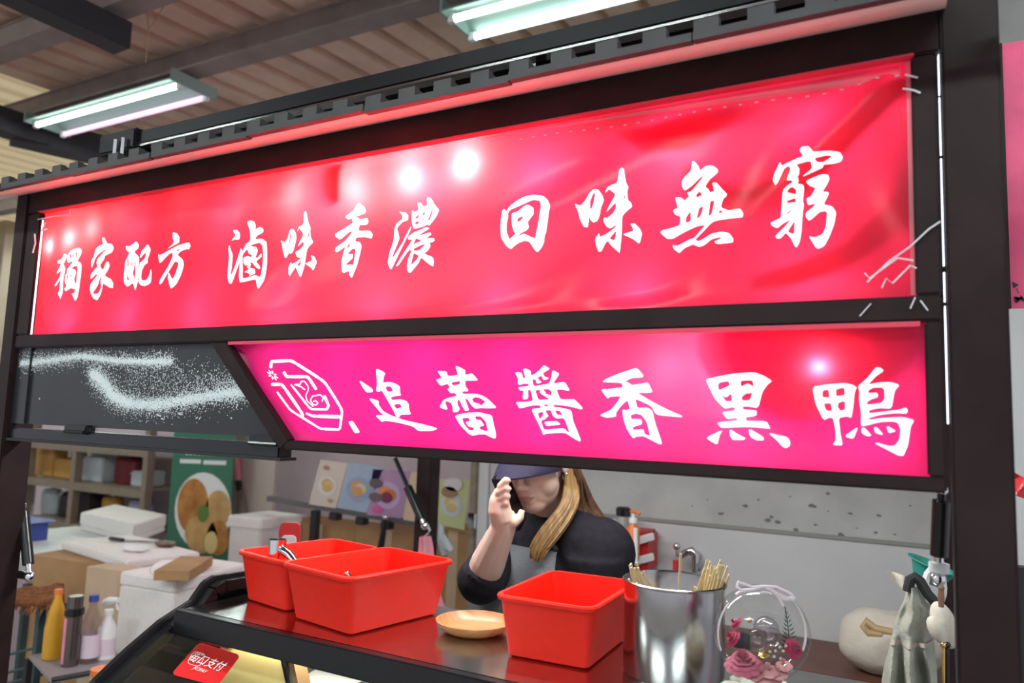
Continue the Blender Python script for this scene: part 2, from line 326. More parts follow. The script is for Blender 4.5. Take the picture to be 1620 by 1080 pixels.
GLYPHS_LOW = [
("character_zhui", 565, 580, 9.815, [
 [[68,225,100,228,270,350,270,395,175,400,120,330]],
 [[330,45,360,40,430,75,465,110,440,150,425,250,520,235,620,265,680,310,685,410,698,450,600,455,540,480,570,520,680,505,780,530,820,580,830,670,860,740,700,745,680,785,635,780,600,700,410,375,385,372,370,392,330,385,325,355,335,260],
  [460,325,490,305,545,308,578,375,500,395],[595,595,640,575,690,580,718,630,630,655]],
 [[212,500,240,492,360,530,360,590,430,690,560,760,760,830,1100,905,1260,950,1260,970,1190,995,980,998,890,925,680,870,470,835,415,858,310,755,450,750,400,720]]]),
("character_lei", 690, 575, 8.636, [
 [[15,100,140,105,160,170,300,158,260,38,290,35,395,90,392,155,485,130,565,220,545,232,395,232,400,300,450,375,370,380,368,415,530,412,620,430,700,475,840,605,700,610,620,605,550,618,500,580,440,490,400,470,465,640,415,650,370,580,325,490,300,500,310,570,340,620,310,660,248,665,240,580,210,530,145,510,140,540,175,625,130,625,65,595,110,500,180,470,300,440,260,398,210,405,160,350,200,325,160,275,70,305,0,220,70,200,70,180],
  [210,258,330,235,325,285,235,300],[495,480,540,458,600,465,680,520,625,575,590,548,520,530]],
 [[270,710,420,675,600,665,770,705,790,800,828,960,820,1022,780,1015,680,965,600,965,510,985,450,950,340,830],
  [370,745,460,740,480,780,420,800,460,860,530,875,530,910,470,912,400,830],[545,720,620,718,690,790,720,920,680,920,610,895,610,860,670,845,620,770,560,768]]]),
("character_jiang", 810, 575, 8.308, [
 [[30,120,70,105,120,125,135,190,170,190,135,70,170,62,235,90,245,160,300,130,370,75,420,18,495,65,480,80,400,125,430,175,485,185,460,210,410,212,385,155,330,185,350,215,390,240,350,260,320,255,310,210,258,205,280,298,490,265,525,170,530,95,560,95,630,135,540,265,700,240,765,345,755,357,650,340,590,345,645,470,760,472,830,468,945,585,920,605,850,580,700,550,560,540,555,570,650,580,780,610,800,650,810,740,910,1005,895,1025,830,990,700,905,450,920,415,940,385,850,265,610,280,595,395,580,370,545,260,550,105,592,50,505,160,505,285,490,240,340,205,350,215,430,205,465,140,470,150,350,100,352,70,310,215,295,210,262,160,260,85,280,65,245,75,200,50,155],
  [305,350,375,345,370,385,440,430,510,470,350,480],[400,335,490,335,530,370,525,420,440,395,445,375],[420,545,460,530,495,565,440,560],[345,650,420,630,415,690,370,730],
  [455,615,520,610,550,690,600,722,700,715,765,905,740,900,690,850,560,858,425,870,385,750,440,730,490,685,455,640],[575,615,640,620,680,680,600,670]],
 [[430,765,600,755,650,800,460,822]]]),
("character_xiang", 945, 580, 8.643, [
 [[78,210,150,160,300,100,540,20,575,35,650,125,635,148,480,158,395,205,450,225,490,255,620,235,715,220,780,350,690,358,560,355,740,465,960,580,1180,675,1170,690,980,675,820,655,750,535,530,435,560,565,700,560,768,605,800,760,890,1030,885,1058,850,1055,640,945,540,955,495,980,410,850,365,700,355,585,395,595,460,580,430,455,350,520,265,630,268,680,140,698,40,662,200,590,290,480,340,400,190,410,155,438,60,310,200,305,370,280,350,225,250,218],
  [468,715,470,660,540,638,620,660,690,760,732,935,715,942,655,920,640,855,500,865,490,825,620,785,615,715]]]),
("character_hei", 1110, 580, 8.0, [
 [[80,175,100,158,400,95,680,75,800,120,905,185,850,230,790,320,745,525,600,505,550,510,550,545,720,555,720,610,680,630,580,638,580,688,835,690,890,785,800,775,580,760,260,775,210,705,475,680,465,650,340,665,280,575,440,560,455,530,420,512,320,535,200,410,120,260],
  [232,240,250,205,365,185,382,245,245,305],[512,180,660,175,682,260,600,215,520,262],[275,355,340,395,400,340,422,440,340,445],[530,390,580,345,668,332,640,430,545,435]],
 [[280,800,240,870,210,988,80,910,100,880]],[[370,800,395,800,460,845,575,905,540,925,410,925,375,870]],[[615,795,640,795,800,890,800,930,720,930,650,900,618,850]],[[858,835,1100,890,1135,950,1130,1000,1080,1028,1040,1010,960,920]]]),
("character_ya", 1280, 575, 6.97, [
 [[48,260,200,235,400,218,490,240,530,265,505,330,498,450,470,600,420,580,330,600,350,780,375,900,265,895,300,850,300,740,272,600,230,595,170,625,90,450],
  [160,300,225,288,240,380,155,375],[302,285,395,265,405,350,310,368],[178,440,255,440,265,525,210,525,185,490],[330,440,375,418,410,425,405,510,350,522,325,480]],
 [[545,250,640,170,740,42,790,50,825,80,740,140,650,235,800,210,900,208,1000,238,945,300,910,498,780,490,665,515,660,550,800,535,1000,510,1070,485,1090,520,1075,550,950,545,780,565,660,600,660,622,820,600,1040,590,1160,625,1120,690,1090,900,1030,1035,730,880,745,870,880,910,950,905,1000,830,1010,720,980,650,910,635,770,645,620,685,575,690,580,550,560,400,562,300],
  [650,330,660,295,710,268,800,262,835,290,840,390,800,440,650,458,640,430,690,395,765,370,755,325]],
 [[545,695,490,830,395,800]],[[580,715,610,705,690,790,660,800,610,785,580,755]],[[718,705,745,700,815,775,800,785,730,760]],[[855,700,875,692,960,745,880,765]]]),
]
# emblem: (points, width at start, width at end) as ribbons, same frame: origin 410,560 zoom 7.2
EMBLEM = [
([140,160,148,85,390,75,755,315,960,640,930,860,690,850,350,640,205,430],38,22),
([140,345,265,345,490,690,478,712],36,30),([290,200,320,258,565,258,655,405],34,34),
([365,345,575,625,770,630,795,590,745,470],22,34),([525,672,600,705,945,715],22,40),
([525,408,480,372,405,345,470,345,485,308,525,312,560,365,560,410,528,470,540,530,615,600],14,12),
([715,540,735,500,700,462,605,478,580,525,610,575,650,578,668,556,640,528,612,540],14,14)]
# ================================================================== setting
fl = struct('floor', MB().box((-14, -4, -.1), (3, 12, 0)), M['floor'])
# corrugated roof: ribbed sheets carried by purlins that run along the stalls
roof = tag(empty('ceiling', (0, 0, 3.42)), kind='structure')
RD = Vector((.077, 1, .02))                                    # direction of the ribs
def rib_sheet(x0, n, y0, y1, z, m, name='roof_sheet', pitch=.2):
    mb = MB(); prof = []
    for i in range(n):
        a = x0 + i*pitch
        prof += [(a, 0), (a + pitch*.66, 0), (a + pitch*.72, .055), (a + pitch*.94, .055)]
    prof.append((x0 + n*pitch, 0))
    lo = [Vector((x + RD.x*y0, y0, z + RD.z*y0 + h)) for x, h in prof]; hi = [Vector((x + RD.x*y1, y1, z + RD.z*y1 + h)) for x, h in prof]
    k = len(prof)
    mb.add(lo + hi, [(i, i+1, k+i+1, k+i) for i in range(k-1)])
    return mb.build(name, m, roof, fix=False)
for (y0, y1, dz) in ((-2.6, .62, 0), (.60, 1.47, .01), (1.45, 2.52, .02), (2.5, 3.9, .03), (3.88, 6.5, .04), (6.4, 9.5, .05)):
    for i in range(14):
        if y0 < 0 and i > 11: continue
        skylight = (y0 == 1.45 and i in (5, 6)) or (y0 == 2.5 and i in (3, 4)) or (y0 == .60 and i == 7) or (y0 > 3 and i in (0, 2))
        rib_sheet(-12.6 + i*1.0, 5, y0, y1, 3.41 + dz, M['roof_light'] if skylight else M['roof'])
for k, yy in enumerate((-1.9, -.55, .86, 1.40, 2.55, 3.9, 5.4, 7.2)):
    mb = MB().box((-12.6, yy - .055, 3.30), (1.6, yy + .055, 3.405))
    mb.box((-12.6, yy - .062, 3.392), (1.6, yy + .062, 3.402))
    struct('beam_%d' % (k+1), mb, M['purlin'])
# dark square beam that ends under the roof, and the truss beyond
e0 = at(160, 45, z=3.2); d0 = (e0 - at(60, -2, z=3.2)).normalized()
struct('beam_20', MB().bar(e0 - d0*3.2, e0 + d0*.1, .12, .12), M['dark_beam'], bevel=.004)
for k, (a, b, w) in enumerate((((20, 205), (260, 262), .16), ((-20, 185), (70, 215), .14))):
    struct('beam_%d' % (21+k), MB().bar(at(*a, z=3.22), at(*b, z=3.22), w, w), M['dark_beam'])
# thin wires hanging from the roof
for a, b, c in (((232, 0), (235, 60), (230, 100)), ((262, 5), (245, 32), (236, 45))):
    tag(MB().tube([P(*a, 3.4), P(*b, 3.4), P(*c, 3.4)], .0022, 5).build('hanging_wire', M['tan']), 'thin tan wire hanging from the roof sheets, %s' % ('straight and long' if a[0] == 232 else 'short and slanting'), 'wire')
# walls
WY = 1.72
wl = tag(empty('wall_back', (-.2, WY, 0)), kind='structure')
MB().box((-1.58, WY, 0), (2.2, WY+.12, 1.262)).build('lower_wall', M['wall_low'], wl)
MB().box((-1.58, WY+.012, 1.262), (2.2, WY+.12, 3.0)).build('upper_wall', M['wall_up'], wl)
MB().box((-1.40, WY-.006, 1.254), (2.2, WY+.02, 1.266)).build('ledge', mat('ledge_grey', (.27,.27,.25), .8), wl, bevel=.002)
# dark flakes where the paint came off
fm = mat('flaked_paint', (.17,.17,.165), .9)
random.seed(3)
flk = [(1200,790),(1215,822),(1220,817),(1285,800),(1310,808),(1250,785),(1345,812),(1355,835),(1385,842),(1290,830),(1330,845),(1230,826),(1140,812),(1180,800),(1415,845),(1390,815),(1190,835),(1260,838),(1120,790),(1095,800),(1440,800),(1310,780)]
for px, py in flk:
    c = at(px, py, y=WY+.0115); r = random.uniform(.003, .011)
    poly = [c + Vector((math.cos(a)*r*random.uniform(.5,1.5), 0, math.sin(a)*r*random.uniform(.3,.8))) for a in [i*math.pi/4 for i in range(8)]]
    MB().prism(poly, (0, -.0015, 0)).build('paint_flake', fm, wl)
struct('wall_far', MB().box((-7.6, 3.3, 0), (-1.58, 3.4, 2.4)), M['wall_pinkish'])
struct('wall_left', MB().box((-13, -4, 0), (-12.8, 10, 1.8)), mat('far_dim', (.16,.16,.17), .9))
# door frame strips at the end of the wall
for i, (px, w, m) in enumerate(((764, .05, 'wall_low'), (748, .035, 'rack'), (779, .03, 'wall_pinkish'))):
    a = at(px, 780, y=WY+.04 + .1*(i == 1))
    struct('trim_%d' % (i+1), MB().box((a.x - w/2, a.y, 0), (a.x + w/2, a.y + .05, 2.6)), M[m], bevel=.004)
hp = at(752, 822, y=WY+.08)
hg = thing('door_hinge', hp, 'small steel hinge on the narrow door post behind the phone', 'hinge')
MB().box((hp.x-.02, hp.y-.03, hp.z-.03), (hp.x+.02, hp.y, hp.z+.03)).build('leaf', M['steel'], hg, bevel=.002)
MB().tube([hp + Vector((.02,-.03,-.03)), hp + Vector((.02,-.03,.03))], .008).build('pin', M['chrome'], hg, smooth=True)
# ------------------------------------------------------------------ fluorescent fixtures on the purlins
def fixture(x0, x1, y, z, label, pink=False, cool=True):
    t = thing('fluorescent_lamp', ((x0+x1)/2, y, z), label, 'lamp', 'fluorescent lamps under the roof')
    L = [Vector((x, y, z)) for x in (x0, x1)]
    sec = [(-.135, .0), (-.045, .05), (.045, .05), (.135, .0), (.13, -.004), (.043, .038), (-.043, .038), (-.13, -.004)]
    MB().loft([[Vector((x, y + a, z + b)) for a, b in sec] for x in (x0, x1)]).build('reflector', M['lamp_body'], t)
    for x in (x0, x1):
        MB().box((x-.006, y-.135, z-.012), (x+.006, y+.135, z+.05)).build('end_plate', M['lamp_body'], t, bevel=.002)
    MB().box((x0+.1, y-.02, z+.05), (x1-.1, y+.02, 3.40 if y > 0 else 3.40)).build('mount', M['purlin'], t)
    for k, dy in enumerate((-.072, .085)):
        m = M['tube_pink'] if (pink and k == 1) else M['tube'] if cool else M['tube_bright']
        MB().tube([(x0+.03, y+dy, z-.012), (x1-.03, y+dy, z-.012)], .014, 12).build('tube', m, t, smooth=True)
        for x in (x0, x1):
            s = 1 if x == x0 else -1
            MB().box((x, y+dy-.012, z-.03), (x+s*.03, y+dy+.012, z+.006)).build('socket', M['white_plastic'], t, bevel=.002)
    return t
A0, A1 = at(83, 210, z=3.2), at(312, 148, z=3.2)
fixture(A0.x, A1.x, 1.40, 3.22, 'twin tube lamp at the far end, its far tube rosy and dimmer', pink=True)
B0 = at(728, 50, z=3.2)
fixture(B0.x, B0.x+1.23, 1.46, 3.22, 'twin tube lamp with bright white tubes cut by the top edge')
for i, (x, y) in enumerate(((-4.4, -1.9), (-1.9, -1.9), (.3, -1.9), (-7.2, 1.40), (-5.6, 3.9), (-8.2, 3.9), (-3.0, 3.9))):   # unseen lamps added along the rows, tubes boosted to light the scene
    t = fixture(x, x+1.23, y, 3.22, cool=False, label='added unseen twin tube lamp %s' % ['over the aisle, far from the stall', 'over the aisle, in front of the sign centre', 'over the aisle, beside the right post', 'on the purlin past the rosy lamp', 'above the shelf rack', 'at the far hall corner', 'above the brochures'][i])
# ================================================================== stall frame
YF = -.012                                                      # front face of the frame
st = thing('market_stall', (-.93, .8, 0), 'dark steel food stall frame holding the red lit signs', 'stall')
def post(x0, x1, y0, y1, z1=2.16):
    return MB().box((x0, y0, 0), (x1, y1, z1)).build('post', M['frame'], st, bevel=.003)
post(-1.942, -1.894, YF-.004, .052)
post(.024, .083, YF-.004, .06, 2.14)
post(-1.84, -1.77, 1.56, 1.63)
post(.03, .09, 1.24, 1.30)
def rail(name, lo, hi, m='frame'): return MB().box(lo, hi).build(name, M[m], st, bevel=.0025)
rail('fascia', (-1.90, YF, 2.058), (.024, .02, 2.135))
rail('left_stile', (-1.893, YF, 1.7638), (-1.842, .02, 2.056))
rail('right_stile', (-.008, YF, 1.7638), (.0190, .02, 2.056))
rail('middle_rail', (-1.893, YF, 1.733), (.0190, .02, 1.763))
rail('right_stile', (.0, YF, 1.5545), (.0190, .02, 1.732))
rail('bottom_rail', (-1.0, YF-.002, 1.537), (.0190, .028, 1.554))
MB().prism([(-1.210, YF-.003, 1.731), (-1.166, YF-.003, 1.731), (-.986, YF-.003, 1.554), (-1.006, YF-.003, 1.537), (-1.02, YF-.003, 1.545)], (0, .035, 0)).build('slanted_stile', M['frame'], st, bevel=.002)
MB().box((-1.93, 0.02, 2.137), (.085, 1.62, 2.16)).build('roof', M['frame'], st)
rail('side_rail', (.03, .061, 1.99), (.075, 1.24, 2.07)); rail('side_rail', (-1.93, .061, 1.99), (-1.90, 1.56, 2.07)); rail('rear_rail', (-1.77, 1.57, 2.0), (.03, 1.62, 2.10))
# rounded cream edge of the stall roof that catches the light of the sign
mb = MB(); ring = []
for x in (-2.6, -1.94, -1.6, -1.1, -.6, -.1, .03):
    ring.append([Vector((x, a, b)) for a, b in ((-.0125,2.1085),(-.03,2.1015),(-.05,2.0935),(-.07,2.0860),(-.085,2.0818),(-.095,2.0806),(-.101,2.083),(-.103,2.088),(-.098,2.098),(-.0125,2.122))])
mb.loft(ring).build('roof_edge', M['cream_plastic'], st, smooth=True)
# toothed strips laid end to end on that edge
x = -2.342; k = 0
tooth = None
while x < .1:
    L = .262; mb = MB(); z0 = 2.0775; yy = -.116
    mb.box((x, yy, z0), (x+L-.001, yy+.012, z0+.011))
    for j in range(4):
        mb.box((x + .001 + j*.0655, yy, z0+.011), (x + .032 + j*.0655, yy+.012, z0+.026))
        mb.box((x + .003 + j*.0655, yy+.012, z0+.0125), (x + .030 + j*.0655, yy+.034, z0+.0245))
    if tooth is None: tooth = mb.build('toothed_strip', M['teeth'], st)
    else:
        o = tooth.copy(); COL.objects.link(o); o.location = (x + 2.342, -.0025*(k % 2), .0016*(k % 3)); o.parent = st
    x += L; k += 1
# awning rail above
aw = thing('awning_rail', (-.9, .1, 2.16), 'long black awning rail with a shiny lower lip above the signs', 'rail')
YA = .10
MB().box((-1.74, YA, 2.236), (.30, YA+.07, 2.272)).build('tube', M['rail_black'], aw, bevel=.004)
MB().box((-1.68, YA-.003, 2.230), (.30, YA+.02, 2.2345)).build('lip', M['chrome'], aw)
MB().box((-1.80, YA-.012, 2.225), (-1.66, YA+.085, 2.277)).build('end_bracket', M['rail_black'], aw, bevel=.004)
for xx in (-1.72, -1.69):
    MB().tube([(xx, YA-.02, 2.205), (xx, YA-.02, 2.25)], .005, 8).build('bolt', M['chrome'], aw, smooth=True)
for xx in (-1.7, -.6, .28): MB().box((xx-.015, YA+.01, 2.16), (xx+.015, YA+.05, 2.236)).build('foot', M['black'], aw)
# ------------------------------------------------------------------ lettering helper
def pts_of(flat, x0, y0, zm, yplane=0.0):
    r = []
    for i in range(0, len(flat), 2):
        p = at(x0 + flat[i]/zm, y0 + flat[i+1]/zm, y=yplane); r.append((p.x, p.z))
    return r
def smooth_loop(l):
    out = []
    n = len(l)
    for i in range(n):                               # one corner-cutting pass keeps the brush shapes soft
        a, b = Vector(l[i]), Vector(l[(i+1) % n]); out += [a.lerp(b, .14), a.lerp(b, .86)]
    return out
def letter_mesh(name, pieces, fn, m, parent, lift=.0022, cut=.014):
    bm = bmesh.new()
    for loops in pieces:
        L3 = [[Vector((p[0], p[1], 0)) for p in smooth_loop(l)] for l in loops]
        flat = [v for l in L3 for v in l]
        vs_ = [bm.verts.new(v) for v in flat]
        for t in tessellate_polygon(L3):
            try: bm.faces.new([vs_[i] for i in t])
            except ValueError: pass
    for _ in range(5):
        es = [e for e in bm.edges if e.calc_length() > cut]
        if not es: break
        bmesh.ops.subdivide_edges(bm, edges=es, cuts=1); bmesh.ops.triangulate(bm, faces=bm.faces)
    b = base_of(parent)
    for v in bm.verts:
        x, z = v.co.x, v.co.y; v.co = Vector((x, fn(x, z) - lift, z)) - b
    for f_ in bm.faces:
        f_.normal_update(); f_.smooth = True
        if f_.normal.y > 0: f_.normal_flip()
    me = bpy.data.meshes.new(name); bm.to_mesh(me); bm.free(); me.materials.append(m)
    o = bpy.data.objects.new(name, me); COL.objects.link(o); o.parent = parent
    return o
def ribbon_piece(flat, w0, w1, x0, y0, zm):
    pts = [Vector((x0 + flat[i]/zm, y0 + flat[i+1]/zm)) for i in range(0, len(flat), 2)]
    # resample with rounded corners
    fine = [pts[0]]
    for i in range(1, len(pts)-1):
        a, b, c = pts[i-1], pts[i], pts[i+1]
        fine += [b.lerp(a, .12), b*.5 + b.lerp(a, .12)*.25 + b.lerp(c, .12)*.25, b.lerp(c, .12)]
    fine.append(pts[-1]); n = len(fine); lft = []; rgt = []
    for i, p in enumerate(fine):
        t = (fine[min(i+1, n-1)] - fine[max(i-1, 0)]).normalized(); nn = Vector((-t.y, t.x))
        w = (w0 + (w1-w0)*i/(n-1)) / zm / 2
        lft.append(p + nn*w); rgt.append(p - nn*w)
    quads = []
    for i in range(n-1):
        q = [lft[i], lft[i+1], rgt[i+1], rgt[i]]
        quads.append([[(lambda a: (a.x, a.z))(at(v.x, v.y, y=0)) for v in q]])
    return quads
# ------------------------------------------------------------------ upper sign
UX0, UX1, UZ0, UZ1 = -1.846, -.006, 1.761, 2.060
def sst(a, b, t):
    t = max(0, min(1, (t-a)/(b-a))); return t*t*(3-2*t)
def wave_up(x, z):
    """relief of the stretched cloth: negative = towards the street"""
    u = (x - UX0)/(UX1-UX0); v = (z - UZ0)/(UZ1-UZ0)
    edge = sst(0, .10, v)*sst(0, .10, 1-v)*sst(0, .02, u)*sst(0, .02, 1-u)
    d = 0.0
    r = sst(.52, .95, u)
    q_ = z - .42*x + .05*noise.noise(Vector((x*2.5, 8, z*2.5)))
    d += .0085*r*math.sin(q_*2*math.pi/.135)*(.55 + .9*noise.noise(Vector((x*3+4, 2, z*3))))   # slanting folds at the right end
    d += .006*math.sin((z - .22*x)*2*math.pi/.21 + 1.0)*sst(.25, .45, u)*(1 - sst(.8, 1, u))
    d += .0045*math.sin((x - .3*z)*2*math.pi/.19)*(1 - sst(.35, .6, u))*(.4 + .6*(1-v))
    s = (u - 1.0)*6.3 + (1 - v)*1.05                                               # crease running to the upper right corner
    d += -.016*math.exp(-((s)/.13)**2)*sst(.80, 1.0, u)
    d += .013*math.exp(-((s+.30)/.18)**2)*sst(.70, .98, u)
    d += .006*math.sin(60*u + 9*v)*sst(.93, .985, u)*(1-v)
    d += .0035*math.sin(24*u + 3*math.sin(4*v))*(1-v)*.6
    d += .007*(noise.noise(Vector((x*4.2, 0, z*7)))) + .0015*noise.noise(Vector((x*14, 3, z*16)))
    d += .005*math.exp(-((u-.295)/.012)**2)*sst(.75, 1, v)                          # pinch at the top
    return edge*d
up = thing('lit_banner_sign', (-.926, 0, 1.765), 'long upper red banner sign, back-lit, with twelve white brush characters', 'sign')
cloth = MB().grid(lambda a, b: Vector((UX0 + a*(UX1-UX0), wave_up(UX0 + a*(UX1-UX0), UZ0 + b*(UZ1-UZ0)), UZ0 + b*(UZ1-UZ0))), 300, 60).build('cloth', M['banner_red'], up, smooth=True, fix=False)
for nm, x0, y0, zm, pieces in GLYPHS_TOP:
    letter_mesh('character', [[pts_of(l, x0, y0, zm) for l in pc] for pc in pieces], wave_up, M['letter'], up)
def lightbox(parent, x0, x1, z0, z1, depth, slant=None):
    y0, y1 = .022, depth
    mb = MB()
    if slant is None: pl = [(x0, z0), (x1, z0), (x1, z1), (x0, z1)]
    else: pl = [(slant, z0), (x1, z0), (x1, z1), (x0, z1)]
    n = len(pl)
    mb.add([(a, y0, b) for a, b in pl] + [(a, y1, b) for a, b in pl], [(i, (i+1) % n, (i+1) % n + n, i+n) for i in range(n)] + [tuple(range(n, 2*n))])
    return mb.build('box_lining', M['box_white'], parent)
lightbox(up, UX0-.006, UX1+.006, UZ0-.006, UZ1+.006, .115)
MB().box((UX0-.03, .118, UZ0-.02), (UX1+.02, .124, UZ1+.02)).build('back_board', M['black_matte'], up)
def bulb(parent, x, y, z, power, r=.007, col=(1,1,.26)):
    l = bpy.data.lights.new('sign_bulb', 'POINT'); l.energy = power; l.shadow_soft_size = r; l.color = col
    o = bpy.data.objects.new('sign_bulb', l); COL.objects.link(o); o.location = Vector((x, y, z)) - base_of(parent); o.parent = parent
# two LED strips light the box; some diodes sit so close to the cloth that they show as spots
for px, py, yy, pw in ((88,391,.017,.5),(124,380,.020,.7),(163,366,.030,.5),(215,352,.045,.18),(330,330,.055,.12),(420,318,.05,.18),(490,316,.036,.7),(582,303,.030,1.2),(664,284,.029,1.4),(748,264,.025,1.5)):
    q = at(px, py, y=yy); bulb(up, q.x, yy, min(q.z, UZ1-.02), pw)
for i in range(8):
    xx = UX0 + .12 + i*.228
    bulb(up, xx, .06, 1.79, .23 if i < 6 else .20, .03, (1,1,.84))
for xx, pw_ in ((-1.5,.12),(-1.2,.14),(-.95,.2),(-.72,.22),(-.52,.34),(-.30,.36),(-.12,.22)): bulb(up, xx, .055, 1.985, pw_, .03, (1,1,.84))
# trims: hem line, clear plastic strip at the top right, tape at the corners
MB().box((-1.846, YF-.003, 2.0565), (-.004, YF+.01, 2.0595)).build('top_trim', M['red_trim'], up)
MB().grid(lambda a, b: Vector((-.62 + a*.60, -.004 - .004*math.sin(b*3.1), 2.052 - b*(.004 + .020*a*a*(1-.25*a)))), 40, 4).build('clear_strip', M['clear_tape'], up, smooth=True, fix=False)
MB().grid(lambda a, b: Vector((-.013 + .014*a, -.006, UZ0 + .004 + b*(UZ1-UZ0-.01))), 3, 20).build('clear_strip', M['clear_tape'], up, fix=False)
MB().grid(lambda a, b: Vector((-.30 + a*.30, -.007 - .002*math.sin(a*9), UZ0 - .008 + .010*b)), 20, 3).build('clear_strip', M['clear_tape'], up, fix=False)
# zip ties and loose tape ends
tm = mat('tape_white', (.8,.8,.85), .4)
for pts, r in (([(1432,118),(1452,123)], .0012), ([(1428,140),(1446,143),(1456,147)], .0012), ([(1456,475),(1468,491)], .0009), ([(1440,488),(1448,470)], .0009), ([(1372,446),(1408,412),(1440,390),(1470,362),(1488,350)], .0011), ([(1395,455),(1402,440),(1412,448),(1440,420),(1450,424)], .0011), ([(1368,432),(1376,440),(1420,408),(1445,412)], .0011), ([(1360,500),(1378,480)], .0008), ([(60,347),(85,342),(110,340),(112,330)], .0012), ([(55,370),(56,385),(52,400)], .0018), ([(72,352),(66,365),(74,362)], .0018)):
    MB().tube([at(*p, y=-.016) for p in pts], r, 6).build('tape_end', tm, up, smooth=True)
for x_ in (-1.8395,): MB().box((x_-.0035, -.006, UZ0+.004), (x_-.001, -.003, UZ1-.02)).build('light_gap', M['white_glow'], up)  # glowing strip standing for light leaking at the left edge
# glowing strips standing for light that leaks between sign box and right post
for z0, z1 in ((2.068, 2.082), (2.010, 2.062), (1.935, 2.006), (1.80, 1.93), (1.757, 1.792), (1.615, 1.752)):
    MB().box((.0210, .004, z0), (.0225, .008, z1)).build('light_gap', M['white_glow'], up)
# stitched hem
hem = MB()
for i in range(26):
    xx = -.55 + i*.021; hem.box((xx, wave_up(xx, 2.035)-.004, 2.0405 - .00022*i), (xx+.004, wave_up(xx, 2.035)-.002, 2.0418 - .00022*i))
hem.build('stitching', tm, up)
# ------------------------------------------------------------------ lower sign
LZ0, LZ1, LX1 = 1.551, 1.736, .004
def lx0(z): return -1.172 + (-.986 + 1.166)*(1.731 - z)/(1.731-1.554)
def wave_lo(x, z):
    u = (x + 1.16)/1.16; v = (z - LZ0)/(LZ1-LZ0)
    xl = lx0(z)
    edge = sst(0, .1, v)*sst(0, .1, 1-v)*sst(0, .02, x-xl)*sst(0, .02, LX1-x)
    c = z - (1.612 + .35*(x+.12)**2*(1 if x > -.25 else 1) + .06*(x+.2)*(x > -.2))
    d = -.011*sst(-.006, .022, c)*sst(-.36, -.2, x)*math.exp(-max(0, c)/.06)                      # the pleat under the last two characters
    d += .004*math.sin(13*u + 2*v) + .007*noise.noise(Vector((x*6, 5, z*9))) + .0012*noise.noise(Vector((x*22, 1, z*22)))*sst(.6, .9, u)
    return edge*d
lo = thing('lit_shop_sign', (-.55, 0, 1.537), 'lower magenta sign with slanted left end, emblem and six white characters', 'sign')
MB().grid(lambda a, b: (lambda z: (lambda xl: Vector((xl + a*(LX1-xl), wave_lo(xl + a*(LX1-xl), z), z)))(lx0(z)))(LZ0 + b*(LZ1-LZ0)), 220, 60).build('cloth', M['banner_pink'], lo, smooth=True, fix=False)
for nm, x0, y0, zm, pieces in GLYPHS_LOW:
    letter_mesh('character', [[pts_of(l, x0, y0, zm) for l in pc] for pc in pieces], wave_lo, M['letter'], lo)
em = empty('emblem', Vector((0, 0, 0))); em.parent = lo; em.location = (0, 0, 0)
for flat, w0, w1 in EMBLEM:
    o = letter_mesh('emblem_line', ribbon_piece(flat, w0, w1, 410, 560, 7.2), wave_lo, M['letter'], em, cut=.02)
petals = []
for k in range(8):
    a = k*math.pi/4 + .35; ca, sa = math.cos(a), math.sin(a)
    cx, cy = 160, 240
    def sh(r, da): return (cx + (r*math.cos(a+da))*1.0 + .35*r*math.sin(a+da), cy + r*math.sin(a+da)*.95 + .25*r*math.cos(a+da))
    petals.append([[(lambda q: (q.x, q.z))(at(410 + p[0]/7.2, 560 + p[1]/7.2, y=0)) for p in (sh(12, 0), sh(44, .26), sh(66, .0), sh(44, -.26))]])
letter_mesh('emblem_flower', petals, wave_lo, M['letter'], em)
letter_mesh('emblem_seal', [[pts_of([1032,770,1085,758,1175,890,1110,902], 410, 560, 7.2)]], wave_lo, M['letter'], em)
lightbox(lo, -1.164, LX1+.004, LZ0-.003, LZ1+.003, .095, slant=-.985)
MB().prism([(-1.18, .098, LZ1), (0.01, .098, LZ1), (.01, .098, LZ0), (-1.0, .098, LZ0)], (0, .006, 0)).build('back_board', M['black_matte'], lo)
for px, py, yy, pw in ((1297,583,.0080,.55),(1172,577,.027,.95),(1070,588,.036,.4),(960,590,.045,.12)):
    q = at(px, py, y=yy); bulb(lo, q.x, yy, q.z, pw, .007, (1,1,.14))
for i in range(7): bulb(lo, -.93 + i*.145, .07, 1.592, .11, .03, (1,.95,1))
for xx in (-1.03, -.88, -.72, -.55): bulb(lo, xx, .07, 1.70, .10, .03, (1,.95,1))
MB().box((-1.16, YF-.003, 1.7265), (-.004, YF+.002, 1.7325)).build('top_trim', M['red_trim'], lo)
# lower: sagging second layer; upper: dark sheets added to imitate shaded folds
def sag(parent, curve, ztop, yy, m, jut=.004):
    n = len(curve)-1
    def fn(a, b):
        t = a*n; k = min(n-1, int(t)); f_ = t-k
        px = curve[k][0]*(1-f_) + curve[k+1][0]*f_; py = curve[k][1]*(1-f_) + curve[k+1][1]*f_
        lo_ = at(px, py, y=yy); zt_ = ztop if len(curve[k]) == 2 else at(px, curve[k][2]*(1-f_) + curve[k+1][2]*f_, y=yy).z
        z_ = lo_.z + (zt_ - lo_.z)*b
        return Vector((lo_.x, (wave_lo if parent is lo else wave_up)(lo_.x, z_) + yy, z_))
    MB().grid(fn, 48, 12).build('dimming_layer', m, parent, smooth=True, fix=False)
sag(lo, [(1128,570),(1150,608),(1185,640),(1230,662),(1285,670),(1340,655),(1390,628),(1430,595),(1452,565)], 1.728, .011, M['fold_pink'])
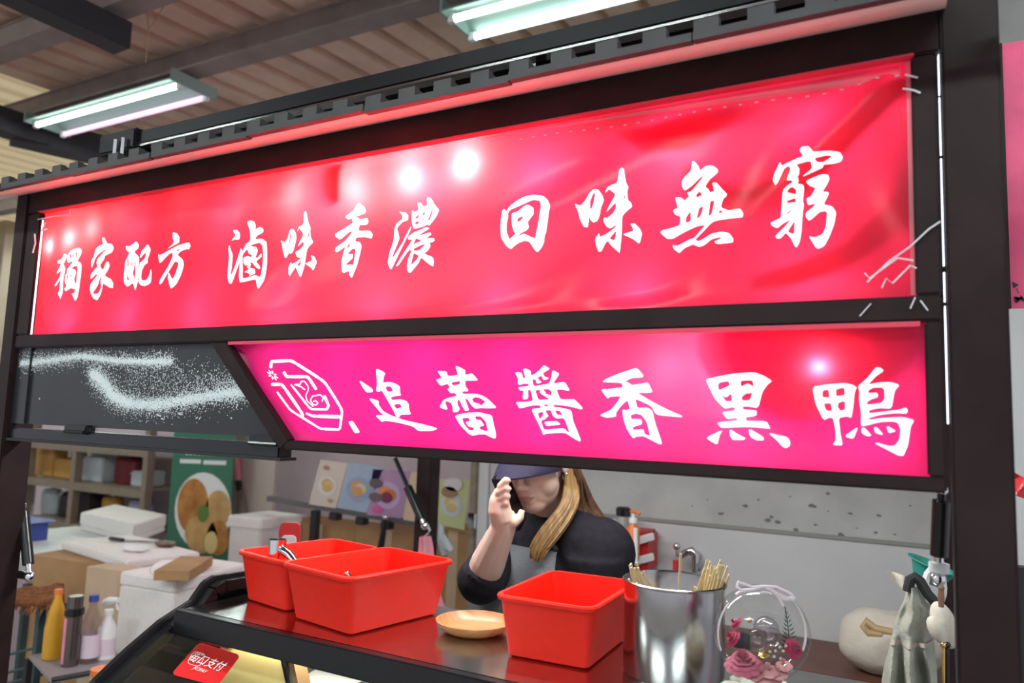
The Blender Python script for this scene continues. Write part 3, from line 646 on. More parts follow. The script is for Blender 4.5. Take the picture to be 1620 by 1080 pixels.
sag(up, [(1085,300,262),(1140,322,290),(1200,330,290),(1262,318,268),(1310,268,225),(1360,215,172),(1405,172,140),(1434,150,128)], None, .009, M['dim_red'])
sag(up, [(985,215,205),(1030,246,205),(1090,240,190),(1150,205,178),(1190,186,176)], None, .010, M['dim_red'])
sag(up, [(1200,460,440),(1260,452,425),(1330,430,395),(1380,400,350),(1420,372,300),(1440,350,262)], None, .010, M['dim_red'])
sag(up, [(520,312,272),(534,325,268),(548,316,268)], None, .008, M['dim_red'], .0)
# unseen glowing panel added on the far side to tint the boxes pink
ss = thing('added_side_glow', (-1.95, .8, 1.75), 'added pink glow panel on the unseen far side of the stall, tinting the stacked boxes', 'sign')
MB().box((-1.955, .15, 1.76), (-1.95, 1.5, 2.04)).build('cloth', mat('side_glow_pink', (.9,.2,.4), .6, emit=(1,.30,.62), estr=1.9), ss)
MB().box((-1.948, .12, 1.73), (-1.935, 1.53, 2.07)).build('back_board', M['black_matte'], ss)
# ------------------------------------------------------------------ flap panel at the left
fp = thing('flap_panel', (-1.45, 0, 1.52), 'black glossy flap panel streaked with fine white specks', 'panel')
MB().prism([(-1.893, .004, 1.735), (-1.205, .004, 1.735), (-1.015, .004, 1.556), (-1.893, .004, 1.556)], (0, .012, 0)).build('board', M['panel'], fp)
MB().box((-1.893, -.002, 1.556), (-1.840, .004, 1.7345)).build('edge_strip', M['panel'], fp)
MB().box((-1.893, -.004, 1.518), (-1.02, .03, 1.546)).build('lower_bar', M['black'], fp, bevel=.003)
MB().box((-1.893, -.010, 1.516), (-1.01, .03, 1.522)).build('drip_edge', M['black_matte'], fp)
for px in (125, 425):
    q = at(px, 690, y=0)
    MB().box((q.x-.04, -.012, 1.540), (q.x+.04, .012, 1.560)).build('hinge', M['black'], fp, bevel=.003)
    MB().tube([(q.x-.035, -.012, 1.545), (q.x+.035, -.012, 1.545)], .004, 8).build('hinge_pin', M['black'], fp, smooth=True)
random.seed(11); sp = MB()  # fine white specks scattered along streaks on the panel
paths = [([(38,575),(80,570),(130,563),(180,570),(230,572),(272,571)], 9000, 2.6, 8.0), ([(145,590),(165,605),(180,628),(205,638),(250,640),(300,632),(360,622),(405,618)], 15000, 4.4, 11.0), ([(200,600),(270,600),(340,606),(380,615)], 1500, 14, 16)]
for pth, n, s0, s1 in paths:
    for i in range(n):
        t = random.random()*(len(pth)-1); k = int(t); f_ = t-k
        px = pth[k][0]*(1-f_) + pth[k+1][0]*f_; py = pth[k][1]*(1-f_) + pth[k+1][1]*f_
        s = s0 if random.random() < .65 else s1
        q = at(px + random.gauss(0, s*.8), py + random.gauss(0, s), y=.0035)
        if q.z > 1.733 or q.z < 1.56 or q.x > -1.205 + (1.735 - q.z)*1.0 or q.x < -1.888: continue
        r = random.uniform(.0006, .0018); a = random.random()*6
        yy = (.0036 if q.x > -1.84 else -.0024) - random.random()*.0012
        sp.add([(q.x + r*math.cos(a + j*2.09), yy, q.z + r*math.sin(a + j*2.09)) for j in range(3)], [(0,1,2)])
so = sp.build('white_speckle', M['white_speck'], fp, fix=False); so['kind'] = 'stuff'
# scratches
for px, py, l in ((248,655,10),(255,662,8),(283,655,9),(310,662,4),(315,663,4),(365,660,3),(62,632,2)):
    q = at(px, py, y=.003); MB().bar(q, q + Vector((l*.0012, 0, random.uniform(-.004,.006))), .0015, .002).build('scratch', tm, fp)
# ------------------------------------------------------------------ gas struts
def strut(a, b, r, label, split=.45):
    a, b = Vector(a), Vector(b); m = a.lerp(b, split)
    t = thing('gas_strut', b, label, 'strut', 'gas struts of the flaps')
    MB().tube([m, b + (a-b).normalized()*.03], r, 14).build('cylinder', M['black'], t, smooth=True)
    MB().tube([a, m], r*.5, 10).build('rod', M['black'], t, smooth=True)
    MB().tube([b + (a-b).normalized()*.034, b], r*.55, 10).build('neck', M['chrome'], t, smooth=True)
    MB().ball(b, r*.9).build('ball_joint', M['chrome'], t, smooth=True)
    MB().ball(a, r*.7).build('ball_joint', M['chrome'], t, smooth=True)
    return t
ls = strut(at(36, 800, y=.06), at(47, 912, y=.05), .0125, 'black gas strut hanging beside the left front post', .1)
q = at(47, 912, y=.05); MB().tube([q, q + Vector((-.05, .01, -.002))], [.008, .012], 10).build('stud', M['black'], ls, smooth=True)
strut(at(624, 722, y=1.52), at(672, 832, y=1.5), .018, 'slanted black gas strut in front of the rear post')
rs = strut(at(1490, 775, y=.10), at(1484, 915, y=.12), .0105, 'upright black gas strut beside the right front post', .12)
MB().tube([at(1486, 890, y=.12), at(1485, 905, y=.12)], .0118, 12).build('collar', M['white_plastic'], rs, smooth=True)
# lamp under the stall roof, behind the sign
sl = thing('led_batten', (-.9, .5, 2.0), 'white tube lamp under the stall roof hidden behind the signs', 'lamp')
MB().box((-1.55, .46, 2.02), (-.25, .50, 2.136)).build('batten', M['white_plastic'], sl)
MB().tube([(-1.5, .48, 2.0), (-.3, .48, 2.0)], .014, 12).build('tube', M['tube'], sl, smooth=True)
area('stall_light', (-.9, .48, 1.98), 1.2, .05, 13, (1, .98, .97))
# ================================================================== display case and counter
CZ = 1.2
dc = thing('display_case', (-.68, .2, 0), 'glass display case with steel top and black rounded end under the signs', 'display case')
MB().box((-1.332, .071, CZ-.03), (.02, .402, CZ)).build('steel_top', M['counter'], dc, bevel=.003)
MB().box((-1.335, .049, CZ-.046), (.022, .070, CZ+.001)).build('front_trim', M['black'], dc, bevel=.003)
prof = [(.40,1.238),(.165,1.246),(.140,1.238),(.110,1.204),(.04,1.178),(-.03,1.138),(-.09,1.098),(-.16,1.03),(-.22,.95),(-.26,.85),(-.27,.7),(-.27,.12),(.40,.12)]
MB().prism([(-1.372, a, b) for a, b in prof], (.018, 0, 0)).build('end_panel', M['black'], dc, bevel=.003)
inner = [(a + (.0 if i in (0, len(prof)-1) else .02), b - .02) for i, (a, b) in enumerate(prof)]
rim = MB()
for (a, b), (c, d) in zip(prof[:11], prof[1:11]):
    rim.bar((-1.343, a+.012, b-.02), (-1.343, c+.012, d-.02), .022, .02, (1,0,0))
rim.build('end_rim', M['black'], dc)
gp = [(.054,1.156),(.02,1.142),(-.03,1.112),(-.09,1.074),(-.16,1.005),(-.22,.925),(-.255,.83),(-.262,.7)]
MB().grid(lambda a, b: (lambda t, k: Vector((-1.335 + a*1.355, gp[k][0]*(1-t)+gp[k+1][0]*t, gp[k][1]*(1-t)+gp[k+1][1]*t)))(b*7 - min(6, int(b*7)), min(6, int(b*7))), 1, 28).build('curved_glass', M['glass'], dc, smooth=True, fix=False)
MB().box((-1.335, -.26, .1), (.02, .395, .70)).build('cabinet', M['steel'], dc, bevel=.004)
MB().box((-1.33, -.18, .86), (.015, .36, .868)).build('glass_shelf', M['glass'], dc)
MB().box((-1.335, .385, .7), (.02, .395, 1.17)).build('back_panel', mat('case_inside', (.5,.52,.42), .5), dc)
for xx in (-.80, .0):
    MB().box((xx, .05, .7), (xx+.02, .075, 1.15)).build('mullion', M['chrome'], dc, bevel=.002)
MB().box((-.86, .046, 1.128), (-.45, .072, 1.150)).build('inner_channel', M['chrome'], dc, bevel=.003)
MB().tube([(-1.30, .10, 1.155), (-.02, .10, 1.155)], .006, 8).build('added_case_tube', mat('added_case_tube', (1,.97,.9), .4, emit=(1,.93,.8), estr=14), dc, smooth=True)  # tube added to brighten the inside of the case
# things shown through the glass
def at_plane(px, py, p0, n):
    d = ray(px, py); n = Vector(n); return CAM + d*((Vector(p0) - CAM).dot(n)/d.dot(n))
PG0, PGN = (0, 0.0, 1.1285), Vector((0, -.045, .09)).normalized()
def gq(px, py, lift=.0015): return at_plane(px, py, PG0, PGN) + PGN*lift
stk = thing('payment_sticker', gq(330, 1050), 'red square payment sticker with white lettering on the case glass', 'sticker')
cs = [gq(*p) for p in ((316,1016),(381,1037),(344,1086),(271,1067))]
def rquad(c4, r=.12, n=4):
    out = []
    for i in range(4):
        a, b, c = c4[i-1], c4[i], c4[(i+1) % 4]
        for k in range(n+1):
            t = k/n; out.append(b.lerp(a, r)*(1-t)**2 + b*2*t*(1-t) + b.lerp(c, r)*t*t)
    return out
MB().prism(rquad(cs), PGN*-.0008).build('sheet', mat('sticker_red', (.62,.012,.014), .4), stk)
def text_on(body, origin, ux, uy, size, m, parent, name='lettering', lift=None):
    cu = bpy.data.curves.new('txt', 'FONT'); cu.body = body; cu.size = 1.0; cu.align_x = 'CENTER'; cu.align_y = 'CENTER'
    ob = bpy.data.objects.new('txt', cu); COL.objects.link(ob)
    dg = bpy.context.evaluated_depsgraph_get(); me = bpy.data.meshes.new_from_object(ob.evaluated_get(dg))
    bpy.data.objects.remove(ob); bpy.data.curves.remove(cu)
    b = base_of(parent); ux, uy = Vector(ux), Vector(uy)
    nn = ux.cross(uy).normalized()
    for v in me.vertices: v.co = Vector(origin) + ux*v.co.x*size + uy*v.co.y*size + nn*.0012 - b
    me.name = name; me.materials.clear(); me.materials.append(m)
    o = bpy.data.objects.new(name, me); COL.objects.link(o); o.parent = parent; return o
wm = mat('print_white', (.85,.85,.85), .6)
c0, cR, cD = gq(328, 1049), gq(345, 1055), gq(322, 1060)
ux = (cR - c0).normalized(); uy = (c0 - cD); uy = (uy - ux*uy.dot(ux)).normalized()
w_ = (gq(356, 1058) - gq(299, 1042)).length
text_on('街口支付', gq(328, 1049), ux, uy, w_/4.1, wm, stk)
text_on('JKOPAY', gq(317, 1061), ux, uy, w_/9.5, wm, stk)
fr = MB()
ring = rquad([gq(*p, lift=.002) for p in ((307,1031),(326,1036),(316,1056),(296,1050))], .3)
fr.tube(ring, .0005, 5, closed=True); fr.build('lettering_frame', wm, stk)
yb = thing('yellow_board', at(400, 1050, y=.05), 'yellow price board standing inside the glass case', 'board')
MB().prism([at(340, 1130, y=.11), at(350, 1010, y=.11) , at(372, 1006, y=.11), at(442, 1026, y=.11), at(460, 1130, y=.11)], (0, .004, 0)).build('sheet', M['yellow'], yb)
MB().prism([at(322, 1004, y=.105), at(334, 996, y=.105), at(374, 1006, y=.105), at(360, 1026, y=.105), at(315, 1014, y=.105)], (0, .003, 0)).build('corner_print', M['maroon'], yb)
MB().bar(at(444, 1027, y=.112), at(462, 1110, y=.112), .006, .006).build('edge', M['black'], yb)
bd = thing('wooden_prop', at(478, 1060, y=.10), 'brown slat leaning inside the glass case beside the yellow board', 'slat')
MB().bar(at(468, 1035, y=.10), at(486, 1120, y=.10), .03, .012).build('slat', M['cardboard'], bd)
tb = thing('white_tub', at(555, 1100, y=.20), 'white round tub with lid inside the glass case', 'tub')
q = at(550, 1070, y=.2)
MB().lathe([(.0,.0),(.065,0),(.075,.10),(.0,.10)], (q.x, q.y, q.z-.115), 32).build('body', M['white_plastic'], tb, smooth=True)
MB().lathe([(.0,.0),(.08,0),(.08,.016),(.07,.02),(0,.022)], (q.x, q.y, q.z-.016), 32).build('lid', M['white_plastic'], tb, smooth=True)
ob_ = thing('orange_bottle', at(508, 1070, y=.25), 'orange sauce bottle inside the glass case beside the white tub', 'bottle')
q = at(506, 1066, y=.25); MB().lathe([(0,-.14),(.022,-.14),(.022,-.02),(.010,.0),(.010,.02),(0,.02)], q, 20).build('body', M['amber'], ob_, smooth=True)
MB().lathe([(0,.02),(.011,.02),(.009,.035),(0,.035)], q, 16).build('cap', M['orange'], ob_, smooth=True)
gr = thing('green_leaf_garnish', at(600, 1095, y=.18), 'green leafy garnish lying inside the glass case', 'garnish')
for i in range(9):
    q = at(590 + i*9, 1078 + (i % 3)*5, y=.16 + .01*(i % 4)); MB().ball(q, (.016, .012, .005), 10, 6).build('leaf', mat('lettuce', (.16,.32,.07), .6) if i == 0 else bpy.data.materials['lettuce'], gr, smooth=True)
# ------------------------------------------------------------------ red bins
def rrect(w, d, r, z, n=5):
    out = []
    for cx, cy, a0 in ((w/2-r, d/2-r, 0), (-w/2+r, d/2-r, 90), (-w/2+r, -d/2+r, 180), (w/2-r, -d/2+r, 270)):
        for k in range(n+1):
            a = math.radians(a0 + 90*k/n); out.append(Vector((cx + r*math.cos(a), cy + r*math.sin(a), z)))
    return out
def bin_(cx, cy, w, d, h, rz, label):
    t = thing('red_bin', (cx, cy, CZ), label, 'bin', 'red plastic bins on the counter', math.radians(rz))
    bw, bd_ = w*.80, d*.80
    mb = MB()
    rings = [rrect(bw-.012, bd_-.012, .008, .0005), rrect(bw, bd_, .010, .004), rrect(w-.014, d-.014, .020, h-.012), rrect(w-.012, d-.012, .021, h-.010), rrect(w, d, .026, h-.008), rrect(w+.002, d+.002, .027, h-.003), rrect(w-.002, d-.002, .026, h), rrect(w-.016, d-.016, .02, h), rrect(w-.02, d-.02, .018, h-.006), rrect(bw-.006, bd_-.006, .008, .006), rrect(bw-.03, bd_-.03, .004, .0045)]
    mb.loft(rings)
    b = base_of(t); mb.v = [v + b for v in mb.v]
    mb.build('tray', M['red_bin'], t, smooth=True)
    return t
bA = bin_(-.995, .240, .215, .285, .110, -10, 'wide red plastic bin in the middle, its corner towards the street')
bB = bin_(-1.199, .2835, .178, .262, .106, -10.5, 'red plastic bin at the far end with a steel scoop in it')
bC = bin_(-.572, .287, .184, .262, .106, 3, 'red plastic bin between the wooden plate and the steel pot')
# scoop in the far bin
s0 = at(438, 868, z=1.318)
sc = thing('steel_scoop', s0, 'chrome scoop with a tube handle resting in the far red bin', 'scoop')
MB().lathe([(.0,-.034),(.017,-.034),(.019,.020),(.017,.020),(.0155,-.030),(0,-.030)], s0, 24).build('cup', M['chrome'], sc, smooth=True)
MB().tube([s0 + Vector((.012,-.002,.002)), s0 + Vector((.05,-.012,-.006)), s0 + Vector((.085,-.02,-.026))], [.010,.009,.008], 10).build('handle', M['steel'], sc, smooth=True)
r0 = at(548, 916, z=1.268)
rg = thing('steel_ring', r0, 'small shiny steel ring inside the wide red bin', 'ring')
MB().tube([r0 + Vector((.012*math.cos(a), 0, .012*math.sin(a))) for a in [i*.52 for i in range(12)]], .004, 8, closed=True).build('band', M['chrome'], rg, smooth=True)
MB().tube([r0 + Vector((.012, 0, 0)), r0 + Vector((.05, .0, -.045))], .005, 8).build('shaft', M['steel'], rg, smooth=True)
# payment stand (plain: no code, no mascot)
ps = thing('payment_stand', (-1.352, .372, 1.2475), 'small red stand with a white card on the case corner behind the far red bin', 'stand')
q = Vector((-1.352, .372, 1.2475)); vr = Vector((.877, .48, 0))
def card(w, z0, z1, off, m, nm, r=.25):
    o = q + Vector((.48, -.877, 0))*off
    MB().prism(rquad([o - vr*w + Vector((0,0,z0)), o + vr*w + Vector((0,0,z0)), o + vr*w + Vector((0,0,z1)), o - vr*w + Vector((0,0,z1))], r), Vector((-.48,.877,0))*.003).build(nm, m, ps)
card(.026, 0, .092, 0, M['red'], 'frame'); card(.018, .008, .062, .0025, M['white_plastic'], 'card')
MB().box((q.x-.02, q.y-.016, q.z), (q.x+.02, q.y+.016, q.z+.005)).build('foot', M['red'], ps, bevel=.002)
# wooden plate
wp = thing('wooden_plate', (-.762, .282, CZ), 'round brown wooden plate between two red bins', 'plate')
MB().lathe([(0,0),(.045,0),(.062,.008),(.0725,.020),(.0735,.0235),(.070,.0235),(.060,.011),(.046,.007),(0,.006)], (-.762, .270, CZ), 48).build('dish', M['wood_plate'], wp, smooth=True)
# steel pot and skewers
PC = Vector((-.372, .258, CZ)); PR, PH = .0815, .148
pt = thing('steel_pot', PC, 'tall brushed steel pot full of bamboo skewers', 'pot')
MB().lathe([(0,0),(PR-.004,0),(PR,.006),(PR,PH-.004),(PR+.003,PH-.003),(PR+.0035,PH),(PR+.001,PH+.0015),(PR-.0015,PH-.002),(PR-.0015,.006),(0,.004)], PC, 64).build('body', M['pot'], pt, smooth=True)
random.seed(5)
def skewer(root, top, r=.0017, first=[None]):
    d = top - root
    if first[0] is None:
        t = thing('bamboo_skewer', (0,0,0), 'x', 'skewer', 'bamboo skewers in the steel pot')
        MB().tube([(0,0,0),(0,0,.2)], .0021, 7).build('stick', M['bamboo'], t, smooth=True)
        MB().tube([(0,0,.2),(0,0,.2025)], .00212, 7).build('cut_end', M['bamboo_tip'], t)
        first[0] = t; o = t
    else: o = copy_tree(first[0])
    o.location = root; o.scale = (1, 1, d.length/.2025); o.rotation_mode = 'QUATERNION'; o.rotation_quaternion = Vector((0,0,1)).rotation_difference(d.normalized())
    return o
VR = Vector((.877, .48, 0)); VF = Vector((-.48, .877, 0))
for i in range(26):
    a = random.uniform(-.55, .75); rr = random.uniform(.045, .072)
    p = PC + VR*rr*math.cos(a) + VF*rr*math.sin(a)
    root = p + Vector((0,0,.008)) - VR*random.uniform(.02,.05); root.z = CZ+.008
    o = skewer(root, p + VR*random.uniform(.004,.022) + VF*random.uniform(-.01,.012) + Vector((0,0,PH + random.uniform(.006,.034))))
    o['label'] = 'bamboo skewer in the dense bunch at the right of the steel pot'
for i in range(9):
    a = math.pi + random.uniform(-.75, .5); rr = random.uniform(.055, .073)
    p = PC + VR*rr*math.cos(a) + VF*rr*math.sin(a)
    root = p + VR*random.uniform(.02,.05); root.z = CZ+.008
    o = skewer(root, p - VR*random.uniform(-.006,.012) + Vector((0,0,PH + random.uniform(-.006,.034))))
    o['label'] = 'bamboo skewer in the loose bunch at the far side of the steel pot'
o = skewer(PC - VR*.01 - VF*.05 + Vector((0,0,.01)), PC + VR*.004 - VF*.03 + Vector((0,0,PH+.050))); o['label'] = 'single long bamboo skewer standing tall in the middle of the pot'
o = skewer(PC + VR*.02 - VF*.05 + Vector((0,0,.01)), PC - VR*.052 + VF*.0 + Vector((0,0,PH+.014))); o['label'] = 'darker bamboo skewer crossing inside the pot'
o = skewer(PC + VR*.01 - VF*.06 + Vector((0,0,.01)), PC + VR*.020 - VF*.062 + Vector((0,0,PH+.004))); o['label'] = 'short bamboo skewer at the near rim of the pot'
# ------------------------------------------------------------------ flower dome
DC = CAM + (Vector((-.238, .286, 1.28)) - CAM)*.90; DR = .0655
fd = thing('flower_dome', (DC.x, DC.y, CZ), 'clear glass dome with dried pink roses on a wooden base, ribbon bow on top', 'ornament')
zb = CZ + .030
MB().lathe([(0,0),(.056,0),(.058,.004),(.058,zb-CZ-.003),(.056,zb-CZ),(0,zb-CZ)], (DC.x, DC.y, CZ), 40).build('wooden_base', M['light_wood'], fd, smooth=True)
pr = []
for i in range(25):
    th = math.pi*i/24*.80; pr.append((DR*math.sin(th)*1.02, DR*1.0*math.cos(th)))
zc = DC.z
MB().lathe(list(reversed(pr)) , (DC.x, DC.y, zc), 48).build('glass_dome', M['dome'], fd, smooth=True)
def flower(px, py, r, m, layers, name, dep=0.0, up=(0,-.4,1)):
    # rose built of overlapping curled petals
    c = at_plane(px, py, DC + Vector((.448, -.894, 0))*dep, (.448, -.894, 0)); upv = Vector(up).normalized()
    t = upv.orthogonal().normalized(); s = upv.cross(t); mb = MB()
    for L_ in range(layers):
        n = 3 + L_*2; rad = r*(.25 + .75*L_/(max(1, layers-1))); lift = r*(.6 - .75*L_/max(1, layers-1))
        for k in range(n):
            a0 = 2*math.pi*k/n + L_*.5
            def fn(u, v, a0=a0, rad=rad, lift=lift, n=n):
                a = a0 + (u-.5)*(2*math.pi/n)*1.55; rr = rad*(.25 + .75*v)*(1 - .25*(2*u-1)**2*v)
                return c + (t*math.cos(a) + s*math.sin(a))*rr + upv*(lift*v**.7 + (-.1*r if v > .8 else 0)*(1-lift/r))
            mb.grid(fn, 6, 4)
    return mb.build(name, m, fd, smooth=True, fix=False)
flower(1176, 1045, .027, M['petal_rose'], 5, 'rose', .035); flower(1158, 1008, .014, M['petal_red'], 4, 'rose', .0, (-.6,-.4,.5)); flower(1163, 985, .011, M['petal_red'], 3, 'rose', -.01, (-.6,-.4,.6))
flower(1258, 1026, .015, M['petal_red'], 4, 'rose', .01, (.6,-.5,.4))
for px, py, r in ((1192,1063,.014),(1215,1058,.015),(1230,1062,.014),(1205,1070,.013),(1240,1050,.012),(1222,1072,.013)): flower(px, py, r, M['petal_pink'], 2, 'hydrangea', .04)
for px, py in ((1219,1031),(1226,1039),(1235,1024),(1240,1030),(1231,1018),(1236,1042),(1244,1022),(1228,1030)): flower(px, py, .0085, M['petal_white'], 1, 'white_blossom', .03, (0,-1,.4))
flower(1208, 1033, .008, M['gold'], 2, 'golden_blossom', .03)
fern = MB()
for i in range(10):
    a = at_plane(1249 - .2*i*i*.3, 1030 - i*6.5, DC + Vector((.448,-.894,0))*-.01, (.448,-.894,0)); w = .015*(1-i/11)
    for s_ in (-1, 1): fern.prism([a, a + VR*s_*w + Vector((0,0,.006)), a + VR*s_*w*.6 + Vector((0,0,.001))], (0, .0006, 0))
fern.tube([at_plane(1249 - .06*i*i, 1034 - i*6.8, DC + Vector((.448,-.894,0))*-.01, (.448,-.894,0)) for i in range(12)], .0008, 5)
fern.build('fern', M['leaf'], fd)
for px, py, r, m, nm in ((1186,981,.0036,'gold','bead'),(1208,1005,.0022,'gold','bead'),(1212,995,.018,'clear','clear_ball'),(1198,1012,.016,'clear','clear_ball'),(1222,1008,.014,'clear','clear_ball')):
    MB().ball(at_plane(px, py, DC, (.448,-.894,0)), r, 20, 12).build(nm, M[m], fd, smooth=True)
MB().box(*[tuple(at_plane(1172, 1012, DC, (.448,-.894,0)) + Vector(v)) for v in ((-.010,.0,-.012),(.012,.006,.010))]).build('dark_card', M['black_matte'], fd)
moss = MB()
for i in range(26):
    a = random.uniform(0, 6.28); rr = .046*math.sqrt(random.random()); moss.ball((DC.x + rr*math.cos(a), DC.y + rr*math.sin(a), zb+.004), (.013, .013, .008), 8, 5)
moss.build('moss_bed', mat('pale_moss', (.62,.66,.55), .9), fd, smooth=True)
def rib(pts, r=.0011, dep=.0): return MB().tube([at_plane(px, py, DC + Vector((.448,-.894,0))*dep, (.448,-.894,0)) for px, py in pts], r, 6)
tie = (1208, 927)
for pts in ([tie,(1190,928),(1168,920),(1166,928),(1172,933),(1190,932),tie], [tie,(1228,928),(1250,938),(1257,945),(1245,946),(1225,936),tie], [tie,(1224,935),(1234,948),(1239,958)], [tie,(1190,933),(1172,935),(1164,940)], [tie,(1240,948),(1256,948)]):
    fine = []
    for i in range(len(pts)-1):
        for k in range(3): fine.append(tuple(pts[i][j]*(1-k/3) + pts[i+1][j]*k/3 for j in (0,1)))
    fine.append(pts[-1]); rib(fine, .0019, .01).build('bow_loop', M['ribbon'], fd, smooth=True)
rib([(tie[0] + 0, tie[1])] + [(1205 + 70*math.sin(t*math.pi*.62), 1002 - 73*math.cos(t*math.pi*.62)) for t in [i/14 for i in range(1, 15)]], .0016, .004).build('ribbon', M['ribbon'], fd, smooth=True)
rib([(1204 - 68*math.sin(t*math.pi*.62), 1002 - 72*math.cos(t*math.pi*.62)) for t in [i/14 for i in range(6, 15)]], .0014, .004).build('ribbon', M['ribbon'], fd, smooth=True)
# ================================================================== right side behind the stall
bt = thing('back_table', (-.1, 1.5, 0), 'dark brown wooden table along the white wall', 'table')
zt = .935
MB().box((-1.0, 1.33, zt-.03), (.9, 1.70, zt)).build('tabletop', M['table_brown'], bt, bevel=.003)
for x_ in (-.95, .85):
    for y_ in (1.36, 1.67): MB().box((x_-.025, y_-.02, 0), (x_+.025, y_+.02, zt-.03)).build('leg', M['table_brown'], bt)
# low steel box on the table
q = at(1300, 1062, y=1.36)
sb = thing('steel_box', (q.x, q.y-.1, 0), 'grey steel cabinet with pale lid in front of the brown table', 'cabinet')
MB().box((q.x-.28, 1.02, 0), (q.x+.16, 1.30, q.z-.03)).build('body', mat('grey_green', (.12,.15,.15), .5), sb, bevel=.004)
MB().box((q.x-.06, 1.04, q.z-.03), (q.x+.06, 1.20, q.z-.018)).build('lid', M['freezer_lid'], sb, bevel=.002)
# tote bag
bg = at(1395, 1018, y=1.45)
tg = thing('tote_bag', (bg.x, bg.y, zt), 'cream canvas tote bag slumped on the brown table', 'bag')
mb = MB()
def bagpt(u, v):
    th = v*math.pi; ph = u*2*math.pi
    r = Vector((.135*math.sin(th)**.7*math.cos(ph), .10*math.sin(th)**.7*math.sin(ph), .085*math.cos(th)))
    p = Vector((bg.x+.02, bg.y, zt+.087)) + r; n = noise.noise(p*9)*.02 + noise.noise(p*22)*.008
    p = p + r.normalized()*n; p.z += .035*max(0, r.x/.13)*max(0, r.z/.08); p.z = max(p.z, zt+.001); return p
mb.grid(bagpt, 40, 22).build('body', M['canvas'], tg, smooth=True)
MB().tube([at(px, py, y=1.36) for px, py in ((1412,1000),(1385,994),(1370,982),(1367,990),(1374,1000),(1395,1003))], .011, 8).build('handle', M['tan'], tg, smooth=True)
# apron and other things hanging behind the right post
YH = .62
ap = thing('linen_apron', at(1445, 915, y=YH), 'pale linen apron hanging by a black strap beside the right post', 'apron')
Lf = [(1436,925),(1430,948),(1422,965),(1415,985),(1411,1005),(1405,1030),(1398,1055),(1394,1080),(1390,1130)]
Rt = [(1452,925),(1466,952),(1481,962),(1480,985),(1477,1008),(1480,1030),(1482,1055),(1483,1080),(1486,1130)]
def apf(a, b):
    t = b*(len(Lf)-1); k = min(len(Lf)-2, int(t)); f_ = t-k
    l = Vector(Lf[k]).lerp(Vector(Lf[k+1]), f_); r = Vector(Rt[k]).lerp(Vector(Rt[k+1]), f_); p = l.lerp(r, a)
    fold = (.004 + .022*sst(.45, .75, b))*math.sin(a*17 + 1.5*math.sin(b*5)) + .008*noise.noise(Vector((a*4, b*6, 2)))
    return at(p.x, p.y, y=YH) + Vector((0, -fold - .03*math.sin(a*math.pi), 0))
MB().grid(apf, 44, 40).build('cloth', M['linen'], ap, smooth=True, fix=False)
MB().grid(lambda a, b: apf(a, .52 + .035*b) + Vector((0, -.006, 0)), 30, 2).build('waistband', mat('linen_pink', (.46,.40,.35), .9), ap, smooth=True, fix=False)
MB().tube([at(px, py, y=YH-.02) for px, py in ((1436,935),(1440,916),(1447,912),(1455,918),(1468,940),(1482,955),(1500,972),(1506,985))], .009, 8).build('neck_strap', M['black_matte'], ap, smooth=True)
wc = thing('white_cloth', at(1415, 915, y=YH+.1), 'small white cloth hanging over the apron strap', 'cloth')
def wcf(a, b):
    l = Vector((1401,904)).lerp(Vector((1428,935)), b); r = Vector((1440,910)).lerp(Vector((1446,938)), b); p = l.lerp(r, a)
    return at(p.x, p.y, y=YH+.06) + Vector((0, .012*math.sin(a*6 + b*3), 0))
MB().grid(wcf, 14, 8).build('sheet', M['canvas'], wc, smooth=True, fix=False)
mt = thing('oven_mitt', at(1492, 1000, y=YH-.05), 'cream cloth mitt with purple loop beside the right post', 'mitt')
MB().ball(at(1494, 988, y=YH-.06), (.02, .018, .04), 20, 14, Matrix.Rotation(-.3, 3, 'Y')).build('mitt_body', M['canvas'], mt, smooth=True)
MB().ball(at(1483, 996, y=YH-.075), (.014, .014, .024), 14, 10, Matrix.Rotation(-.5, 3, 'Y')).build('thumb', M['canvas'], mt, smooth=True)
c_ = at(1502, 1014, y=YH-.06); MB().tube([c_ + Vector((.01*math.cos(a), 0, .008*math.sin(a))) for a in [i*.628 for i in range(10)]], .004, 7, closed=True).build('loop', mat('purple', (.25,.04,.4), .5), mt, smooth=True)
th = thing('teal_colander', at(1470, 892, y=.9), 'teal plastic basin hanging behind the gas strut', 'basin')
q = at(1476, 896, y=.9); ax = Matrix.Rotation(.35, 3, 'Y') @ Matrix.Scale(.62, 3)
mb = MB().lathe([(0,-.06),(.045,-.055),(.07,0),(.085,.004),(.085,.008),(.066,.006),(.04,-.045),(0,-.05)], (0,0,0), 32)
mb.v = [ax @ v + q for v in mb.v]; mb.build('bowl', M['teal'], th, smooth=True)
wr = thing('white_ring', at(1478, 925, y=.8), 'white plastic ring hanging beside the right post', 'ring')
q = at(1478, 928, y=.8); MB().tube([q + Vector((.016*math.cos(a), 0, .034*math.sin(a))) for a in [i*.393 for i in range(16)]], .007, 8, closed=True).build('band', M['white_plastic'], wr, smooth=True)
for i, (px, z0, z1, m) in enumerate(((1489, 930, 960, 'rust'), (1493, 1020, 1085, 'gold'), (1499, 1020, 1085, 'black'))):
    t = thing('utensil', at(px, z1, y=.45), ['brown tool handle hanging under the gas strut', 'thin brass rod hanging by the right post', 'thin black rod hanging next to the brass rod'][i], 'utensil')
    MB().tube([at(px, z0, y=.45), at(px, (z0+z1)/2, y=.45), at(px, z1, y=.45)], [.004, .005, .004] if i == 0 else .0025, 8).build('shaft', M[m], t, smooth=True)
    MB().ball(at(px, z0, y=.45), .005).build('knob', M[m], t, smooth=True)
